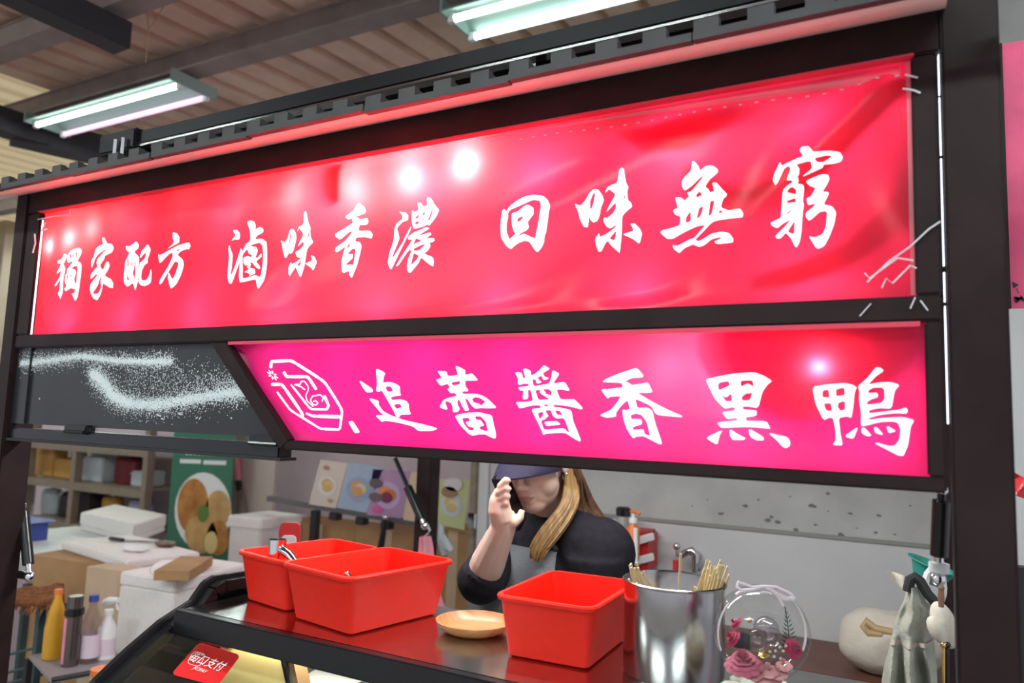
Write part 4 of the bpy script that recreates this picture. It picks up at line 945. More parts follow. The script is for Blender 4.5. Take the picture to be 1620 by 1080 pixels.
# things right of the right post
nb = thing('pink_board', (.42, .75, 1.7), 'pink board of the neighbour stall beyond the right post', 'board')
a0, a1 = at(1588, 490, y=.7), at(1640, 60, y=.7)
MB().box((a0.x, .70, a0.z), (a0.x+.6, .72, a1.z)).build('sheet', mat('pink_board', (.95,.10,.26), .5, 0, .5, .2, 12), nb)
MB().box((a0.x, .695, a0.z), (a0.x+.012, .70, a1.z)).build('edge', M['frame'], nb)
for px, py in ((1605,452),(1612,462),(1617,470),(1610,475)):
    c = at(px, py, y=.698); MB().prism([c + Vector((random.uniform(-.008,.008), 0, random.uniform(-.008,.008))) for _ in range(4)], (0, -.001, 0)).build('scuff', M['black_matte'], nb)
MB().box((a0.x+.0, .69, 0), (a0.x+.05, .72, a0.z)).build('leg', M['wall_low'], nb)
rc = thing('red_cloth', at(1612, 765, y=.5), 'dark red cloth poking out beyond the right post', 'cloth')
MB().grid(lambda a, b: at(1596 + 40*a, 742 + 22*a + b*(38 - 8*a), y=.5 + .02*math.sin(6*a + 3*b)), 12, 8).build('sheet', M['red'], rc, smooth=True, fix=False)
MB().box((.12, .45, 0), (.15, .48, 1.40)).build('stand', M['black_matte'], rc)
# tap on the wall
tp = at(1090, 880, y=WY-.05)
fc = thing('wall_tap', (tp.x, WY, tp.z), 'steel water tap on the white wall behind the skewers', 'tap')
MB().tube([Vector((tp.x+.02, WY, tp.z+.0)), at(1092, 872, y=WY-.08)], .014, 12).build('inlet', M['steel'], fc, smooth=True)
MB().tube([at(px, py, y=WY-.08) for px, py in ((1076,880),(1085,874),(1095,870),(1101,878),(1100,893),(1099,908))], [.011,.013,.013,.013,.011,.010], 12).build('spout', M['steel'], fc, smooth=True)
MB().tube([at(1074, 880, y=WY-.08), at(1072, 868, y=WY-.08)], [.010,.006], 10).build('stem', M['steel'], fc, smooth=True)
MB().ball(at(1071, 864, y=WY-.08), .013).build('knob', M['chrome'], fc, smooth=True)
MB().tube([at(1069, 886, y=WY-.08), at(1069, 906, y=WY-.08)], .010, 10).build('red_sleeve', M['red'], fc, smooth=True)
MB().lathe([(0,0),(.02,0),(.02,.006),(0,.006)], at(1108, 902, y=WY-.075), 16).build('nozzle', M['steel'], fc, smooth=True)
# bottle caddy on the wall
kb = at(1005, 905, y=1.52)
ky = thing('wall_caddy', (kb.x, WY, kb.z), 'white slatted caddy with red box fixed to the wall behind the woman', 'caddy')
x0, x1 = at(968, 860, y=1.5).x, at(1034, 860, y=1.5).x
for j, (pa, pb) in enumerate(((at(970, 866, y=1.46), at(1034, 848, y=1.60)), (at(965, 898, y=1.46), at(1034, 880, y=1.60)))):
    MB().bar(pa, pb, .012, .026).build('slat', M['white_plastic'], ky, bevel=.003)
for px, py in ((1006, 862),): MB().bar(at(px, 835, y=1.5), at(px, 890, y=1.5), .012, .012).build('upright', M['white_plastic'], ky)
q = at(1018, 855, y=1.62); MB().box((q.x-.05, 1.58, q.z-.10), (q.x+.028, 1.70, q.z+.035)).build('red_box', M['red'], ky, bevel=.008)
MB().box((q.x-.09, 1.50, q.z-.145), (q.x+.045, WY, q.z-.13)).build('shelf', M['black_matte'], ky)
pb_ = at(1001, 850, y=1.53)
pb = thing('pump_bottle', (pb_.x, pb_.y, pb_.z-.08), 'orange pump bottle in the wall caddy', 'bottle')
MB().lathe([(0,-.07),(.024,-.07),(.024,.03),(.012,.045),(.012,.05),(0,.05)], pb_, 20).build('body', M['orange'], pb, smooth=True)
MB().lathe([(0,.05),(.015,.05),(.014,.065),(.005,.07),(.005,.085),(0,.085)], pb_, 16).build('collar', M['white_plastic'], pb, smooth=True)
MB().tube([pb_ + Vector((-.008,0,.088)), pb_ + Vector((.02,-.01,.088)), pb_ + Vector((.028,-.012,.082))], .006, 8).build('pump_head', M['orange'], pb, smooth=True)
q = at(986, 815, y=1.6)
bk = thing('dark_bottle', (q.x, q.y, q.z-.12), 'grey bottle with black cap in the wall caddy', 'bottle')
MB().lathe([(0,-.12),(.026,-.12),(.026,-.01),(.02,0),(0,0)], q, 18).build('body', mat('grey_body', (.3,.29,.29), .4), bk, smooth=True)
MB().lathe([(0,0),(.026,0),(.027,.024),(.02,.03),(0,.03)], q, 18).build('cap', M['black'], bk, smooth=True)
# ================================================================== left side behind the stall
def pbox(name, near, left, right, dep, h, m, label, cat, group=None, bev=.006, tosupport=None, parent=None, perp=True, lid=0.0):
    """a box measured by three corners of its top; returns the thing"""
    n = P(*near, dep); l = at(*left, z=n.z); r = at(*right, z=n.z)
    a = r - n; b = l - n
    if perp: b = (b - a.normalized()*b.dot(a.normalized()))
    c = n + a*.5 + b*.5
    t = thing(name, (c.x, c.y, n.z-h), label, cat, group)
    MB().obox(c - Vector((0,0,(h+lid)/2)), a*.5, b*.5, Vector((0,0,(h-lid)/2))).build('body', M[m], t, bevel=bev)
    if lid: MB().obox(c - Vector((0,0,lid/2)), a*.505, b*.505, Vector((0,0,lid/2-.001))).build('lid', M[m], t, bevel=bev)
    return t, c, a, b, n.z-h
S, c1, a1_, b1_, zb1 = pbox('foam_box', (276,917), (204,901), (395,891), 2.75, .30, 'styro', 'large white foam box with a small cardboard box on it', 'box', 'white foam boxes', lid=.05)
K, ck, ak, bk_, zk = pbox('cardboard_box', (276,1008), (204,1000), (360,985), 2.75, .40, 'cardboard', 'brown cardboard box under the large foam box', 'box', 'cardboard boxes', bev=.002)
t = thing('crate', (c1.x, c1.y, 0), 'dark crate on the floor under the stacked boxes', 'crate')
MB().obox((c1.x, c1.y, (zb1)/2), a1_*.5, b1_*.5, (0,0,zb1/2-.001)).build('body', M['cardboard'], t, bevel=.003)
K.location.z -= 0
bpy.data.objects.remove(K.children[0]); bpy.data.objects.remove(K)
sk, c2, a2, b2, z2 = pbox('small_carton', (300,903), (268,889), (337,880), 2.72, .035, 'cardboard', 'small flat cardboard carton on the large foam box', 'carton', bev=.001)
sk.location += Vector((0,0,0))
wpq, *_ = pbox('foam_piece', (266,895), (250,888), (280,885), 2.86, .03, 'styro', 'small white foam piece beside the flat carton', 'foam piece', bev=.003)
lid, c3, a3, b3, z3 = pbox('foam_tray', (200,887), (132,852), (317,873), 3.0, .035, 'styro', 'white foam lid used as a tray with a knife on it', 'tray', 'white foam boxes')
cb, c4, a4, b4, z4 = pbox('cardboard_box', (184,897), (117,866), (262,882), 3.05, .86, 'cardboard', 'tall brown cardboard box under the foam tray', 'box', 'cardboard boxes', bev=.002)
cb2, *_ = pbox('cardboard_box', (208,905), (188,886), (240,898), 2.86, .8, 'cardboard_lt', 'pale cardboard box leaning between the brown box and the foam box', 'box', 'cardboard boxes', bev=.002)
# knife, tray, wrapper on the lid
zl = c3.z
kn = thing('kitchen_knife', at(210, 853, z=zl+.004), 'knife with black handle lying on the foam tray', 'knife')
MB().bar(at(174, 851, z=zl+.012), at(195, 854, z=zl+.012), .02, .014).build('handle', M['black'], kn, bevel=.003)
MB().bar(at(195, 854, z=zl+.006), at(245, 857, z=zl+.006), .028, .002).build('blade', M['steel'], kn)
for px, py, r, m, lb in ((215,867,.04,'white_plastic','crumpled white plastic wrap on the foam tray'),(262,860,.035,'table_brown','small brown packet on the foam tray')):
    t = thing('wrapper', at(px, py, z=zl), lb, 'wrapper'); c = at(px, py, z=zl+.012)
    mb = MB().ball((0,0,0), (r*1.6, r, .012), 14, 8); mb.v = [c + v*(1 + .5*noise.noise(v*40)) for v in mb.v]; mb.build('body', M[m], t)
# chest freezer
fx, fy0 = at(0, 892, z=.90), at(268, 856, z=.90)
fz = thing('chest_freezer', (fx.x-.35, (fx.y+fy0.y)/2, 0), 'white chest freezer behind the left post', 'freezer')
X_ = fx.x - .1
ya, yb_ = at(20, 889, x=X_).y, at(250, 850, x=X_).y
zf = at(20, 884, x=X_).z
MB().box((X_-.75, ya-.5, .04), (X_, yb_, zf-.07)).build('body', mat('freezer_rosy', (.72,.60,.66), .35), fz, bevel=.012)
MB().box((X_-.77, ya-.52, zf-.07), (X_+.02, yb_+.02, zf)).build('lid', M['freezer_lid'], fz, bevel=.015)
MB().box((X_, (ya+yb_)/2-.05, zf-.11), (X_+.02, (ya+yb_)/2+.03, zf-.045)).build('lock', M['rust'], fz, bevel=.006)
FT, cft, aft, bft, zft = pbox('foam_box', (213,829), (128,810), (263,813), 3.95, P(213,829,3.95).z - zf - .002, 'styro', 'white foam box with lid standing on the chest freezer', 'box', 'white foam boxes', lid=.07, perp=False)
bs = thing('blue_bag', at(50, 820, x=X_-.4), 'dark blue plastic sheet on the freezer by the left post', 'sheet')
_q = at(62, 826, x=X_-.4); MB().box((_q.x-.08, _q.y-.05, zf+.001), (_q.x+.0, _q.y+.05, _q.z-.004)).build('folded_stack', M['blue'], bs)
MB().grid(lambda a, b: at(38 + a*50, 823 - 10*(1-a)*(1-b) + 3*b + 4*math.sin(a*5)*.3, x=X_-.45 + .1*b), 12, 5).build('sheet', M['blue'], bs, smooth=True, fix=False)
# slotted shelf rack against the far wall
YR = 2.75
rk = thing('shelf_rack', (-6, YR, 0), 'slotted steel shelf rack crowded with crockery by the far wall', 'shelf')
rx = [at(45, 760, y=YR).x, at(119, 760, y=YR).x, at(183, 770, y=YR+.4).x, at(233, 760, y=YR).x]
for i, x_ in enumerate((rx[0], rx[1], rx[3])): MB().box((x_-.03, YR-.03, 0), (x_+.03, YR+.03, 2.2)).build('upright', M['rack'], rk, bevel=.002)
for x_ in (rx[0], rx[3]): MB().box((x_-.03, YR+.42, 0), (x_+.03, YR+.48, 2.2)).build('upright', M['rack'], rk)
for zz in (at(100, 760, y=YR).z, at(100, 825, y=YR).z, .35, at(100, 700, y=YR).z):
    MB().box((rx[0]-.03, YR-.035, zz-.06), (rx[3]+.03, YR-.03, zz)).build('shelf_lip', M['rack'], rk); MB().box((rx[0], YR-.03, zz-.012), (rx[3], YR+.45, zz)).build('shelf_board', M['rack'], rk)
ZS = at(100, 760, y=YR).z; ZS2 = at(100, 825, y=YR).z
def onshelf(name, px0, px1, z, h, m, label, cat, kind='box', dy=.1):
    x0_, x1_ = at(px0, 760, y=YR+dy).x, at(px1, 760, y=YR+dy).x; w = x1_-x0_; c = Vector(((x0_+x1_)/2, YR+dy+.1, z+.002))
    t = thing(name, c, label, cat, 'things on the shelf rack')
    if kind == 'box':
        MB().box((x0_, c.y-.1, c.z), (x1_, c.y+.1, c.z+h)).build('body', M[m], t, bevel=.01); MB().box((x0_-.005, c.y-.105, c.z+h*.8), (x1_+.005, c.y+.105, c.z+h*.85)).build('rim', M[m], t)
    elif kind == 'pot':
        MB().lathe([(0,0),(w*.42,0),(w*.48,h*.2),(w*.48,h*.8),(w*.5,h*.82),(w*.4,h*.95),(w*.1,h),(0,h)], c, 24, 1, .6).build('body', M[m], t, smooth=True); MB().ball(c + Vector((0,0,h)), (w*.08, w*.08, w*.07)).build('knob', M['chrome'], t, smooth=True)
    elif kind == 'bowl':
        MB().lathe([(0,0),(w*.2,0),(w*.45,h*.7),(w*.5,h),(w*.47,h),(w*.4,h*.7),(0,h*.1)], c, 24, 1, .6).build('body', M[m], t, smooth=True)
    return t
mat_gr = mat('pale_grey', (.48,.53,.55), .6); M['pale_grey'] = mat_gr
mat_lv = mat('lavender', (.42,.4,.52), .5); M['lavender'] = mat_lv
mat_or = mat('amber_box', (.5,.27,.06), .6); M['amber_box'] = mat_or
onshelf('wood_crate', 50, 82, ZS, .25, 'amber_box', 'orange wooden crate at the far end of the upper shelf', 'crate')
onshelf('carton', 83, 114, ZS, .16, 'amber_box', 'low orange carton on the upper shelf', 'carton')
onshelf('white_bottle', 86, 91, ZS+.17, .22, 'white_plastic', 'slim white bottle on the low orange carton, farther one', 'bottle', 'pot'); onshelf('white_bottle', 99, 104, ZS+.17, .22, 'white_plastic', 'slim white bottle on the low orange carton, nearer one', 'bottle', 'pot')
onshelf('grey_tub', 128, 160, ZS, .20, 'pale_grey', 'pale grey tub on the upper shelf', 'tub')
onshelf('maroon_pot', 166, 202, ZS, .23, 'maroon', 'shiny maroon pot on the upper shelf', 'pot', 'pot')
onshelf('glass_jar', 206, 226, ZS, .12, 'pale_grey', 'clear grey jar lying beside the maroon pot', 'jar')
onshelf('white_jug', 210, 218, ZS+.125, .1, 'white_plastic', 'small white jug standing on the grey jar', 'jug', 'bowl')
onshelf('steel_kettle', 54, 79, ZS2, .22, 'pale_grey', 'shiny grey kettle on the lower shelf', 'kettle', 'pot')
onshelf('black_pot', 82, 112, ZS2, .22, 'glass_dark', 'wide black pot on the lower shelf', 'pot', 'pot')
onshelf('dark_crate', 125, 146, ZS2, .24, 'glass_dark', 'dark crate on the lower shelf behind the foam box', 'crate')
onshelf('brown_jar', 150, 178, ZS2, .22, 'amber_box', 'brown jar with amber side on the lower shelf', 'jar', 'pot')
onshelf('lavender_bag', 193, 226, ZS2, .22, 'lavender', 'lavender grey bundle at the near end of the lower shelf', 'bundle', 'pot')
onshelf('green_bowl', 66, 100, .352, .14, 'linen', 'pale green bowl on the bottom shelf', 'bowl', 'bowl', .05)
# green roll-up poster
YP = 2.55
pq = [at(274, 690, y=YP), at(370, 690, y=YP), at(362, 876, y=YP), at(264, 876, y=YP)]
gp_ = thing('rollup_poster', (pq[3].x+.2, YP, 0), 'green roll-up poster picturing golden buns on a plate', 'poster')
MB().prism([Vector((pq[0].x, YP, 1.75)), Vector((pq[1].x, YP, 1.75)), Vector((pq[2].x, YP, .1)), Vector((pq[3].x, YP, .1))], (0, .006, 0)).build('sheet', M['green_print'], gp_)
MB().box((pq[3].x-.02, YP-.06, 0), (pq[2].x+.02, YP+.06, .1)).build('base', M['steel'], gp_, bevel=.008)
def disc(px, py, rx_, ry_, m, nm, par, y, k=1, tilt=0):
    ctr = at(px, py, y=y); sx = (at(px+rx_, py, y=y) - ctr).length; sz = (at(px, py+ry_, y=y) - ctr).length
    MB().prism([Vector((ctr.x + sx*math.cos(a)*math.cos(tilt) - sz*math.sin(a)*math.sin(tilt), y - .0012*k, ctr.z + sx*math.cos(a)*math.sin(tilt) + sz*math.sin(a)*math.cos(tilt))) for a in [i*math.pi/12 for i in range(24)]], (0, .001, 0)).build(nm, m, par)
m_bun = mat('bun_print', (.62,.28,.07), .6, 0, .3, .5, 9, col2=(.36,.13,.03)); m_bun2 = mat('bun_print_pale', (.66,.40,.15), .6, 0, .3, .3, 9)
disc(320, 808, 46, 62, M['petal_white'], 'plate_print', gp_, YP, 1); disc(305, 800, 25, 44, m_bun, 'bun_print', gp_, YP, 2); disc(345, 805, 20, 30, m_bun2, 'bun_print', gp_, YP, 2); disc(318, 845, 26, 30, m_bun2, 'bun_print', gp_, YP, 3); disc(345, 850, 18, 28, m_bun, 'bun_print', gp_, YP, 3); disc(322, 812, 9, 14, mat('herb_print', (.12,.22,.03), .6), 'herb_print', gp_, YP, 4); disc(335, 858, 10, 18, mat('cut_print', (.78,.6,.25), .6), 'cut_print', gp_, YP, 5)
for i, (px0, px1, py) in enumerate(((285, 318, 729), (322, 358, 731), (293, 352, 716))):
    a, b = at(px0, py, y=YP-.002), at(px1, py + 1, y=YP-.002); n_ = 9
    for k in range(n_):
        c = a.lerp(b, (k+.5)/n_); MB().box((c.x-.012, YP-.003, c.z-.014), (c.x+.010, YP-.001, c.z+.014)).build('caption_mark', wm, gp_)
# beige panel with hanging tools
bp = at(400, 780, y=2.75)
pn = thing('beige_panel', (bp.x, 2.75, 0), 'beige board beside the green poster with a dark clamp on it', 'board')
xa, xb = at(366, 780, y=2.75).x, at(432, 780, y=2.75).x
MB().box((xa, 2.75, 0), (xb, 2.78, 2.0)).build('sheet', mat('beige', (.62,.52,.46), .7), pn)
for pts, r, m in (([(372,720),(376,760)], .03, 'pink_cloth'), ([(376,755),(380,775)], .022, 'black_matte'), ([(380,770),(375,830)], .008, 'rack'), ([(384,770),(392,830)], .008, 'rack')):
    MB().tube([at(*p, y=2.72) for p in pts], r, 8).build('hanging_tool', M[m], pn)
# brochure rack
YB = 2.28
ra, rb = at(428, 792, y=YB), at(668, 832, y=YB)
br = thing('brochure_rail', (ra.x, YB, 0), 'dark rail with clips holding the food brochures', 'rail')
MB().bar(at(425, 788, y=YB+.02), at(690, 833, y=YB+.02), .03, .03).build('rail', mat('rail_grey', (.13,.115,.12), .5), br)
for px in (530, 572, 612): q = at(px, 790 + (px-428)*.17 + 6, y=YB); MB().box((q.x-.03, YB-.02, q.z-.03), (q.x+.03, YB+.03, q.z+.01)).build('clip', M['black_matte'], br, bevel=.004)
MB().box((ra.x+.3, YB+.02, 0), (ra.x+.34, YB+.06, ra.z-.03)).build('leg', M['black_matte'], br); MB().box((rb.x-.04, YB+.02, 0), (rb.x, YB+.06, rb.z)).build('leg', M['black_matte'], br)
def leaflet(q4, bg, dish, food, label, extra=None):
    c = [at(*p, y=YB - .012) for p in q4]; cen = sum(c, Vector())/4
    t = thing('food_brochure', cen, label, 'brochure', 'food brochures on the rail')
    MB().prism(c, (0, .004, 0)).build('sheet', bg, t)
    def bil(u, v): return (Vector(q4[0]).lerp(Vector(q4[1]), u)).lerp(Vector(q4[3]).lerp(Vector(q4[2]), u), v)
    w = (Vector(q4[1]) - Vector(q4[0])).length
    p = bil(.5, .54); disc(p.x, p.y, w*.34, w*.36, dish, 'dish_print', t, YB-.013, 1)
    for k, (u, v, s) in enumerate(((.45,.49,.19),(.57,.53,.17),(.5,.59,.16))):
        p = bil(u, v); disc(p.x, p.y, w*s, w*s*.9, food[k % len(food)], 'food_print', t, YB-.013, 2+k)
    if extra:
        for k, (u, v, s, m) in enumerate(extra): p = bil(u, v); disc(p.x, p.y, w*s*.7, w*s*.5, m, 'detail_print', t, YB-.013, 5)
    return t
mc = lambda n, c: mat(n, c, .5)
leaflet([(507,727),(550,733),(531,804),(488,797)], mc('pr_cream', (.66,.58,.50)), mc('pr_dish', (.72,.7,.68)), [mc('pr_food1', (.62,.42,.16)), mc('pr_food2', (.7,.55,.25))], 'cream food brochure at the far end of the rail', [(.3,.15,.16,mc('pr_br', (.45,.25,.1))),(.75,.85,.14,mc('pr_br2', (.5,.3,.14)))])
leaflet([(551,731),(607,739),(579,811),(534,803)], mc('pr_blue', (.36,.46,.58)), mc('pr_dish2', (.30,.38,.52)), [mc('pr_food3', (.6,.32,.14)), mc('pr_food4', (.7,.55,.36))], 'pale blue food brochure second on the rail')
leaflet([(590,742),(650,745),(634,820),(580,814)], mc('pr_violet', (.42,.25,.42)), mc('pr_dish3', (.5,.38,.6)), [mc('pr_food5', (.75,.28,.08)), mc('pr_food6', (.55,.16,.06)), mc('pr_dark', (.2,.02,.06))], 'violet brochure with orange food in the middle of the rail', [(.15,.3,.25,mc('pr_shadow', (.12,.08,.1))),(.2,.6,.25,mc('pr_shadow2', (.16,.1,.13))),(.3,.85,.2,mc('pr_pink', (.6,.1,.3)))])
leaflet([(650,746),(664,748),(662,826),(638,822)], mc('pr_tan', (.66,.5,.34)), mc('pr_dish4', (.7,.68,.62)), [mc('pr_food7', (.6,.35,.12))], 'narrow tan brochure half hidden by the rear post')
lr = [(693,757),(744,760),(734,838),(688,828)]
leaflet(lr, mc('pr_lime', (.55,.60,.28)), mc('pr_dish5', (.55,.62,.66)), [mc('pr_food8', (.66,.5,.22)), mc('pr_food9', (.72,.66,.4))], 'lime green brochure right of the rear post', [(.4,.27,.35,mc('pr_brown', (.35,.2,.12))),(.5,.1,.42,mc('pr_white', (.7,.66,.66)))])
# cardboard stack under the brochures
for i, (px0, px1, py0, dpt, m, lb) in enumerate(((446, 560, 822, 2.4, 'cardboard', 'brown carton under the cream brochure'), (560, 665, 832, 2.38, 'cardboard', 'wide brown carton under the violet brochure'), (690, 742, 836, 2.36, 'cardboard', 'brown carton under the lime brochure'))):
    x0_, x1_, z_ = at(px0, 880, y=dpt).x, at(px1, 880, y=dpt).x, at(px0, py0, y=dpt).z
    t = thing('carton_stack', ((x0_+x1_)/2, dpt+.15, 0), lb, 'carton', 'cartons below the brochures')
    MB().box((x0_, dpt, 0), (x1_, dpt+.3, z_)).build('body', M[m], t, bevel=.003); MB().box(((x0_+x1_)/2-.03, dpt-.002, 0), ((x0_+x1_)/2+.03, dpt, z_)).build('tape', M['cardboard_lt'], t)
wf = thing('foam_box', at(400, 850, y=2.1), 'white foam box in front of the beige board', 'box', 'white foam boxes')
x0_, x1_, z_ = at(362, 840, y=2.1).x, at(412, 840, y=2.1).x, at(390, 819, y=2.1).z
MB().box((x0_, 2.1, z_-.35), (x1_, 2.4, z_)).build('body', M['styro'], wf, bevel=.01); MB().box((x0_-.01, 2.09, z_-.06), (x1_+.01, 2.41, z_+.004)).build('lid', M['styro'], wf, bevel=.008)
wf2 = thing('freezer_box', at(450, 850, y=2.2), 'pinkish white appliance beside the beige board', 'appliance')
x0_, x1_, z_ = at(414, 840, y=2.46).x, at(446, 840, y=2.46).x, at(440, 818, y=2.46).z
MB().box((x0_, 2.46, 0), (x1_, 2.66, z_-.03)).build('body', M['freezer'], wf2, bevel=.01); MB().box((x0_-.01, 2.45, z_-.03), (x1_+.01, 2.67, z_)).build('lid', M['freezer'], wf2, bevel=.008)
tw = thing('support_stack', ((at(362,840,y=2.1).x + at(412,840,y=2.1).x)/2, 2.25, 0), 'cardboard stack under the small foam box by the beige board', 'carton')
MB().box((at(362,840,y=2.1).x+.01, 2.11, 0), (at(412,840,y=2.1).x-.01, 2.39, at(390,819,y=2.1).z-.351)).build('body', M['cardboard'], tw)
# pink bag on the hook at the rear post
hk = at(672, 835, y=1.48)
pk = thing('pink_bag', at(672, 930, y=1.45), 'pink plastic bag hanging on a hook at the rear post', 'bag')
MB().tube([at(px, py, y=1.47) for px, py in ((668,832),(677,830),(680,838),(676,846),(668,852),(665,862),(667,866))], .005, 8).build('hook', M['chrome'], pk, smooth=True)
def bagf(a, b):
    wpx = 12 + 30*b**.8; p = at(672 + 12*b + (a-.5)*wpx*1.0 , 848 + 125*b, y=1.45); return p + Vector((0, -.05*math.sin(a*math.pi)*(.3+b) + .015*math.sin(a*14 + b*6), 0))
MB().grid(bagf, 24, 18).build('bag_body', M['pink_cloth'], pk, smooth=True, fix=False)
gl = thing('work_glove', at(705, 870, y=1.9), 'pale grey glove hanging behind the rear post', 'glove')
for i in range(4): MB().tube([at(692 + i*2, 840 + i*3, y=1.66), at(699 + i*4, 862 + i*2, y=1.66), at(702 + i*4.5, 878 - i*2, y=1.66)], [.02,.018,.010], 8).build('finger', M['pale_grey'], gl, smooth=True)
MB().ball(at(694, 845, y=1.655), (.026,.02,.045)).build('palm', M['pale_grey'], gl, smooth=True)
bt2 = thing('hanging_tool', at(607, 860, y=2.2), 'black umbrella-like handle hanging under the brochure rail', 'handle')
MB().tube([at(609, 822, y=2.2), at(606, 845, y=2.2), at(602, 868, y=2.2)], [.012,.016,.018], 10).build('grip', M['black'], bt2, smooth=True)
MB().ball(at(610, 818, y=2.2), .016).build('knob', M['chrome'], bt2, smooth=True); MB().tube([at(610, 818, y=2.2), at(606, 820, y=2.29)], .005, 6).build('cord', M['black'], bt2)
# stand with rope mat
q0, q1 = P(26, 940, 2.9), P(100, 940, 2.9)
sd = thing('metal_stand', ((q0.x+q1.x)/2, (q0.y+q1.y)/2, 0), 'dark green steel stand topped with a brown rope mat', 'stand')
zm_ = q0.z - .03
for px in (66, 98):
    a = P(px, 960, 2.9); MB().box((a.x-.013, a.y-.013, 0), (a.x+.013, a.y+.013, zm_)).build('leg', M['green_steel'], sd)
for px in (10, 40):
    a = P(px, 960, 3.2); MB().box((a.x-.013, a.y-.013, 0), (a.x+.013, a.y+.013, zm_)).build('leg', M['green_steel'], sd)
for py in (1030, 1058, 1075):
    MB().tube([P(10, py + 6, 2.95), P(66, py - 8, 2.9)], .006, 6).build('cross_wire', M['green_steel'], sd)
rm = thing('rope_mat', ((q0.x+q1.x)/2, (q0.y+q1.y)/2, zm_), 'brown frayed rope mat lying on the green stand', 'mat')
random.seed(4)
for i in range(9):
    y_ = i/8
    pts = [P(20 + 78*t, 936 + 20*y_ - 6*t + random.uniform(-1.2,1.2), 3.0 - .18*y_) + Vector((0,0,random.uniform(-.006,.008))) for t in [k/8 for k in range(9)]]
    MB().tube(pts, .016, 7).build('rope', M['rope'], rm, smooth=True)
fringe = MB()
for i in range(40):
    a = P(26 + random.random()*72, 956 + random.uniform(-3,3), 2.82); fringe.tube([a, a + Vector((random.uniform(-.01,.01), -.01, -random.uniform(.01,.035)))], .0025, 4)
fringe.build('fringe', M['rope'], rm)
# low wire shelf with bottles
zs = P(140, 1048, 2.6).z
wsx = thing('wire_shelf', (P(140,1048,2.6).x, P(140,1048,2.6).y, 0), 'low dark wire shelf carrying the bottles', 'shelf')
cA, cB = at(70, 1062, z=zs), at(195, 1040, z=zs); dv = (cB - cA); nv = Vector((-dv.y, dv.x, 0)).normalized()
MB().prism([cA - nv*.1, cB - nv*.1, cB + nv*.22, cA + nv*.22], (0,0,-.012)).build('board', mat('shelf_grey', (.3,.27,.28), .5), wsx)
for a in (cA - nv*.1, cB - nv*.1, cB + nv*.22, cA + nv*.22): MB().box((a.x-.01, a.y-.01, 0), (a.x+.01, a.y+.01, zs-.012)).build('leg', M['black_matte'], wsx)
MB().tube([cA - nv*.1, cB - nv*.1], .008, 6).build('front_wire', M['black_matte'], wsx)
def bottle(px, py, h, r, m, capm, label, prof=None, dz=.0):
    c = at(px, py, z=zs+.001)
    t = thing('bottle', c, label, 'bottle', 'bottles on the wire shelf')
    MB().lathe([(0,0),(r,0),(r,h*.62),(r*.42,h*.82),(r*.40,h*.92),(0,h*.92)], c, 24).build('body', m, t, smooth=True)
    MB().lathe([(0,h*.90),(r*.5,h*.90),(r*.5,h),(0,h)], c, 18).build('cap', capm, t, smooth=True)
    MB().lathe([(r*1.01,h*.08),(r*1.01,h*.42)], c, 24).build('label_band', mat('label_pale', (.75,.62,.7), .6) if 'label_pale' not in bpy.data.materials else bpy.data.materials['label_pale'], t, smooth=True)
    return t
bottle(140, 1046, .225, .032, M['clear'], M['blue'], 'clear water bottle with blue cap on the wire shelf')
sb_ = bottle(166, 1040, .165, .031, M['white_plastic'], M['white_plastic'], 'white spray bottle with trigger on the wire shelf')
c = base_of(sb_) + Vector((0,0,.165)); MB().tube([c + Vector((-.03,0,.02)), c + Vector((0,0,.03)), c + Vector((.03,.01,.035))], [.012,.014,.010], 8).build('spray_head', M['white_plastic'], sb_, smooth=True); MB().tube([c + Vector((.02,.01,.03)), c + Vector((.03,.012,.0))], .004, 6).build('trigger', M['white_plastic'], sb_, smooth=True)
fl_ = at(110, 1052, z=zs+.001)
fk = thing('steel_flask', fl_, 'slim dark flask with a pink stripe on the wire shelf', 'flask')
MB().lathe([(0,0),(.026,0),(.026,.17),(.024,.23),(0,.23)], fl_, 20).build('body', mat('flask', (.18,.15,.14), .25, .8), fk, smooth=True)
MB().lathe([(.0275,.165),(.031,.168),(.031,.188),(.0275,.19)], fl_, 20).build('band', M['black'], fk, smooth=True)
MB().box((fl_.x-.006, fl_.y-.029, fl_.z+.01), (fl_.x+.004, fl_.y-.024, fl_.z+.16)).build('stripe', M['pink_cloth'], fk)
oc = at(84, 1030, z=zs+.022)
oj = thing('amber_bottle', (oc.x, oc.y, 0), 'amber yellow oil jug seen between the stand legs', 'jug')
MB().lathe([(0,0),(.034,0),(.034,.10),(.022,.17),(.012,.20),(.012,.215),(0,.215)], (oc.x, oc.y, oc.z-.02), 20).build('body', M['amber'], oj, smooth=True)
MB().lathe([(0,.215),(.014,.215),(.014,.232),(0,.232)], (oc.x, oc.y, oc.z-.02), 16).build('cap', M['orange'], oj, smooth=True)
rcq = P(162, 1068, 2.15)
rcc = thing('orange_lid_jar', (rcq.x, rcq.y, 0), 'white jar with orange lid at the edge of the case', 'jar')
MB().lathe([(0,0),(.03,0),(.03,.09),(0,.09)], (rcq.x, rcq.y, rcq.z-.09), 18).build('body', M['white_plastic'], rcc, smooth=True); MB().lathe([(0,0),(.032,0),(.032,.02),(0,.02)], (rcq.x, rcq.y, rcq.z), 18).build('lid', M['orange'], rcc, smooth=True)
MB().box((rcq.x-.05, rcq.y-.05, 0), (rcq.x+.05, rcq.y+.05, rcq.z-.091)).build('plinth', M['black_matte'], rcc)
